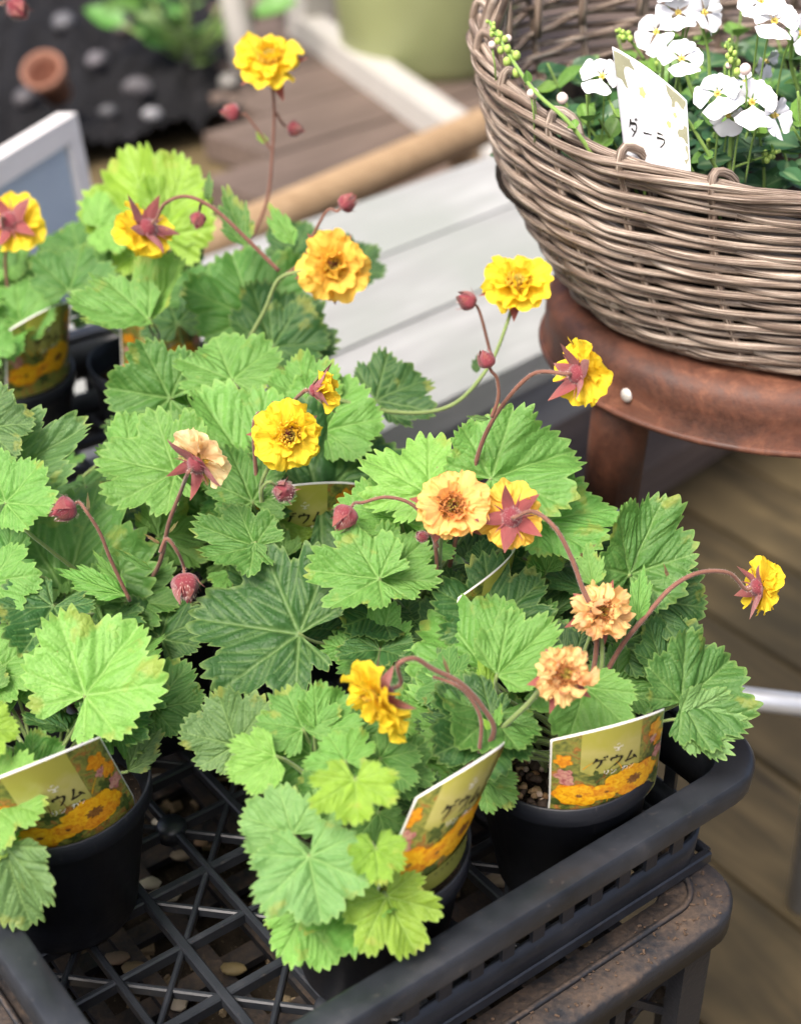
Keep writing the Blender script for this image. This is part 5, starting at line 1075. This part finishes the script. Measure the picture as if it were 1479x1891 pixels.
wstem([at_y(1290, 200, yb+.05), at_y(1260, 110, yb+.05), at_y(1265, 30, yb+.06)], .0012, 1, (.006, .01), False, 0, 307)
wstem([at_y(1310, 160, yb+.05), at_y(1308, 100, yb+.05), at_y(1295, 40, yb+.05)], .0011, 1, (.005, .008), False, 0, 308)
wstem([at_y(1190, 110, yb+.07), at_y(1165, 75, yb+.07), at_y(1138, 55, yb+.07)], .0010, 1, (.006, .01), False, 9, 309)
wstem([at_y(1160, 240, yb+.02), at_y(1135, 205, yb+.02), at_y(1115, 160, yb+.03)], .0010, 2, (.006, .010), False, 0, 310)
# flowers
def wpetal(seed, wd, notch):
    rr = random.Random(seed); mb = MB(); vs = []; uv = []; ns, na = 10, 14; p = [rr.uniform(0, 6) for _ in range(4)]
    for i in range(ns+1):
        s = i/ns
        for k in range(na+1):
            f = k/na*2-1; a = f*math.radians(wd)*(.45+.55*min(1, s*1.8)); q = s*(1-.16*abs(f)**3-notch*math.exp(-(f/.16)**2)*s**3-.03*math.sin(f*7+p[0])*s**3)
            vs.append((q*math.sin(a), q*math.cos(a), .20*s*(1-s)+.07*s*s*math.sin(f*3.6+p[1])+.035*s**3*math.sin(f*9+p[2])-.10*f*f*s)); uv.append((f, s))
    mb.add(vs, [(i*(na+1)+k, i*(na+1)+k+1, (i+1)*(na+1)+k+1, (i+1)*(na+1)+k) for i in range(ns) for k in range(na)], uv); me = mb.mesh('petal'); me.materials.append(M['white']); return me
WPT = [wpetal(i, 40, .05) for i in range(3)]; WPL = [wpetal(10+i, 56, .12) for i in range(2)]
mb = MB(); lathe(mb, [(.001, -.25), (.12, -.2), (.20, -.02), (.22, .06), (.16, .08), (.10, .02), (.001, -.04)], 14)
for k in range(4): a = k*1.57+.4; tube(mb, [Vector((.05*math.cos(a), .05*math.sin(a), 0)), Vector((.08*math.cos(a), .08*math.sin(a)-.02, .2)), Vector((.04*math.cos(a), .04*math.sin(a)-.05, .28))], .028, 5)
THR = mb.mesh('throat'); THR.materials.append(M['throat'])
def wflower(c, y, R, f, spin, seed):
    rr = random.Random(seed); C = at_y(c[0], c[1], y); Rm = R/F*depth(C); z = camvec(*f); yv = (CU-z*CU.dot(z)).normalized(); xv = yv.cross(z); q = math.radians(spin); xa = xv*math.cos(q)+yv*math.sin(q); ya = yv*math.cos(q)-xv*math.sin(q)
    B = frame(C, xa, ya, z, Rm); fl = inst('flower', THR, B @ Matrix.Scale(.72, 4), wp_)
    for a, s, me, el in ((28, .80, WPT[0], 35), (-28, .80, WPT[1], 35), (88, .95, WPT[2], 12), (-88, .95, WPT[0], 12), (180, 1.15, WPL[seed % 2], 18)):
        Mx = B @ Matrix.Rotation(math.radians(a+rr.uniform(-8, 8)), 4, 'Z') @ Matrix.Translation((0, .08, .01+.01*rr.random())) @ Matrix.Rotation(math.radians(el+rr.uniform(-14, 14)), 4, 'X') @ Matrix.Scale(s*rr.uniform(.92, 1.08), 4); inst('petal', me, Mx, fl)
    mb = MB(); pts = [C-z*Rm*.2, C-z*Rm*.6-Vector((0, 0, .002)), C-z*Rm*.9-Vector((0, 0, .012)), C-z*Rm*1.0-Vector((0, 0, .035))]; tube(mb, smoothpath(pts, 4), .0006, 5); mb.build('flower_stalk', MSG, wp_)
for i, (c, y, R, f, sp) in enumerate([((1252, 22), yb+.055, 40, (.0, .15, .9), 0), ((1212, 58), yb+.05, 40, (-.6, -.1, .7), 20), ((1300, 22), yb+.055, 42, (.6, -.1, .7), -20), ((1258, 108), yb+.02, 42, (.05, .35, .9), 0), ((1112, 140), yb+.03, 40, (-.25, .1, .8), -15), ((1325, 172), yb-.01, 44, (-.35, .2, .9), 10), ((1388, 188), yb-.012, 46, (.25, .2, .9), -5), ((1430, 212), yb-.01, 42, (.7, -.1, .6), -15), ((1345, 212), yb-.005, 34, (-.2, -.5, .7), 0), ((1430, 38), yb+.03, 46, (.1, .3, .9), -10), ((1405, 2), yb+.04, 40, (-.2, .3, .9), 0), ((1478, 60), yb+.03, 38, (.6, .1, .8), 0), ((1375, 150), yb+.002, 30, (.2, .7, .5), 0), ((1415, 112), yb+.06, 30, (.5, -.3, .4), 30), ((1238, -8), yb+.06, 36, (0, .5, .8), 0)]):
    wflower(c, y, R, f, sp, 40+i)
mb = MB(); lathe(mb, [(.001, -1), (.5, -.9), (.9, -.4), (1, .1), (.85, .6), (.45, .95), (.001, 1.05)], 16, wob=lambda a, z: 1+.06*math.cos(3*a+z*2)); PBD = mb.mesh('bud'); PBD.materials.append(M['budpink'])
for (px, py, R, y) in ((1038, 181, 11, yb+.02), (1376, 127, 11, yb-.015), (985, 172, 10, yb+.02), (908, 82, 7, .79), (938, 70, 7, .80), (980, 172, 8, .76), (1345, 120, 6, yb), (1362, 155, 6, yb)):
    p = at_y(px, py, y); inst('bud', PBD, frame(p, CR, CU.cross(CR)*-1, CU, R/F*depth(p)), wp_)
    mb = MB(); tube(mb, [p, p-CU*.008+Vector((.002, .003, -.004)), p+Vector((.004, .006, -.03))], .0005, 5); mb.build('flower_stalk', MSG, wp_)
# white card in the basket
cA, cB, cC, cD = at_y(1130, 85, .752), at_y(1268, 185, .725), at_y(1277, 345, .718), at_y(1160, 345, .740)
def WS(u, v):
    s = (u+3)/6; a = cD.lerp(cC, s); b = cA.lerp(cB, s); p = a.lerp(b, v/6); return p+camvec(0, .3, 1)*(.003*(1-(u/3)**2))
WC = Card(WS, 3.0, lambda u: 6.0, 0); wc = thing('white_plant_card', 'white card with printed white flowers standing in the basket behind its rim', 'plant card', WS(0, 0))
WC.sheet('card_stock', simple('card_bright_white', (.78, .80, .84), .3, .04), wc, -3, 3, lambda u: 0, lambda u: 6.0, 0, 16, 16, .0004)
mb = MB(); rr = random.Random(8)
def rf(R, k): p = rr.uniform(0, 6); return lambda a: R*(1-.28*abs(math.sin(k*(a+p)/2))**2)
MO = [simple('print_olive', (.30, .30, .20), .4, .5, 90), simple('print_white', (.84, .84, .82), .35, .03), simple('print_yellow', (.72, .62, .22), .4, .3, 200), simple('print_pale', (.62, .62, .50), .4, .2, 90)]
for (u, v, R, m, l) in [(-2.2, 5.4, 1.0, 0, .0002), (1.8, 5.4, 1.3, 0, .0002), (2.6, 3.6, .9, 0, .0002), (.9, 4.4, 1.0, 3, .00023), (2.4, 4.6, .8, 3, .00024), (2.5, 2.2, .7, 0, .0002), (0, 5.6, .8, 3, .0002),
        (-1.0, 4.5, 1.4, 1, .0003), (.8, 5.1, .9, 1, .00034), (.6, 3.2, 1.2, 1, .0003), (1.7, 4.1, .9, 1, .00036), (1.9, 2.4, 1.0, 1, .00032), (2.2, 1.0, .8, 1, .0003),
        (-.8, 4.6, .30, 2, .0005), (1.3, 3.6, .24, 2, .0005), (1.9, 4.4, .2, 2, .0005)]: WC.blob(mb, u, v, rf(R, 5), l, m, 1, 1)
mb.build('printed_flowers', MO, wc)
mb = MB(); WC.text(mb, ['da'], -2.35, 2.25, .85, .07, .0005); WC.text(mb, ['bar'], -1.15, 2.15, .85, .05, .0005); WC.text(mb, ['ra'], .0, 2.0, .85, .07, .0005); mb.build('lettering', M['ink'], wc)
# seedling clump in the garden bed
p = at_z(345, 110, zb+.03); PL['S'] = thing('seedling_clump', 'clump of green leafy seedlings growing in the dark mulch', 'plant', p); r = random.Random(6)
for k in range(26):
    a = r.uniform(0, 6.28); q = r.uniform(.02, .16); b = p+Vector((math.cos(a)*q*1.2, math.sin(a)*q, r.uniform(.03, .16))); d = Vector((math.cos(a), math.sin(a), .3)).normalized(); n_ = (Vector((0, 0, 1))+camvec(0, 0, 1)).normalized(); xa = d.cross(n_).normalized(); n_ = xa.cross(d)
    inst('leaf', OV[k % 5], frame(b, xa, d, n_, r.uniform(.06, .11)), PL['S'], (.09+.05*r.random(), .20+.1*r.random(), .05)); mb = MB(); tube(mb, [p+Vector((0, 0, -.01)), b], .003, 5); mb.build('stalk', MSG, PL['S'])
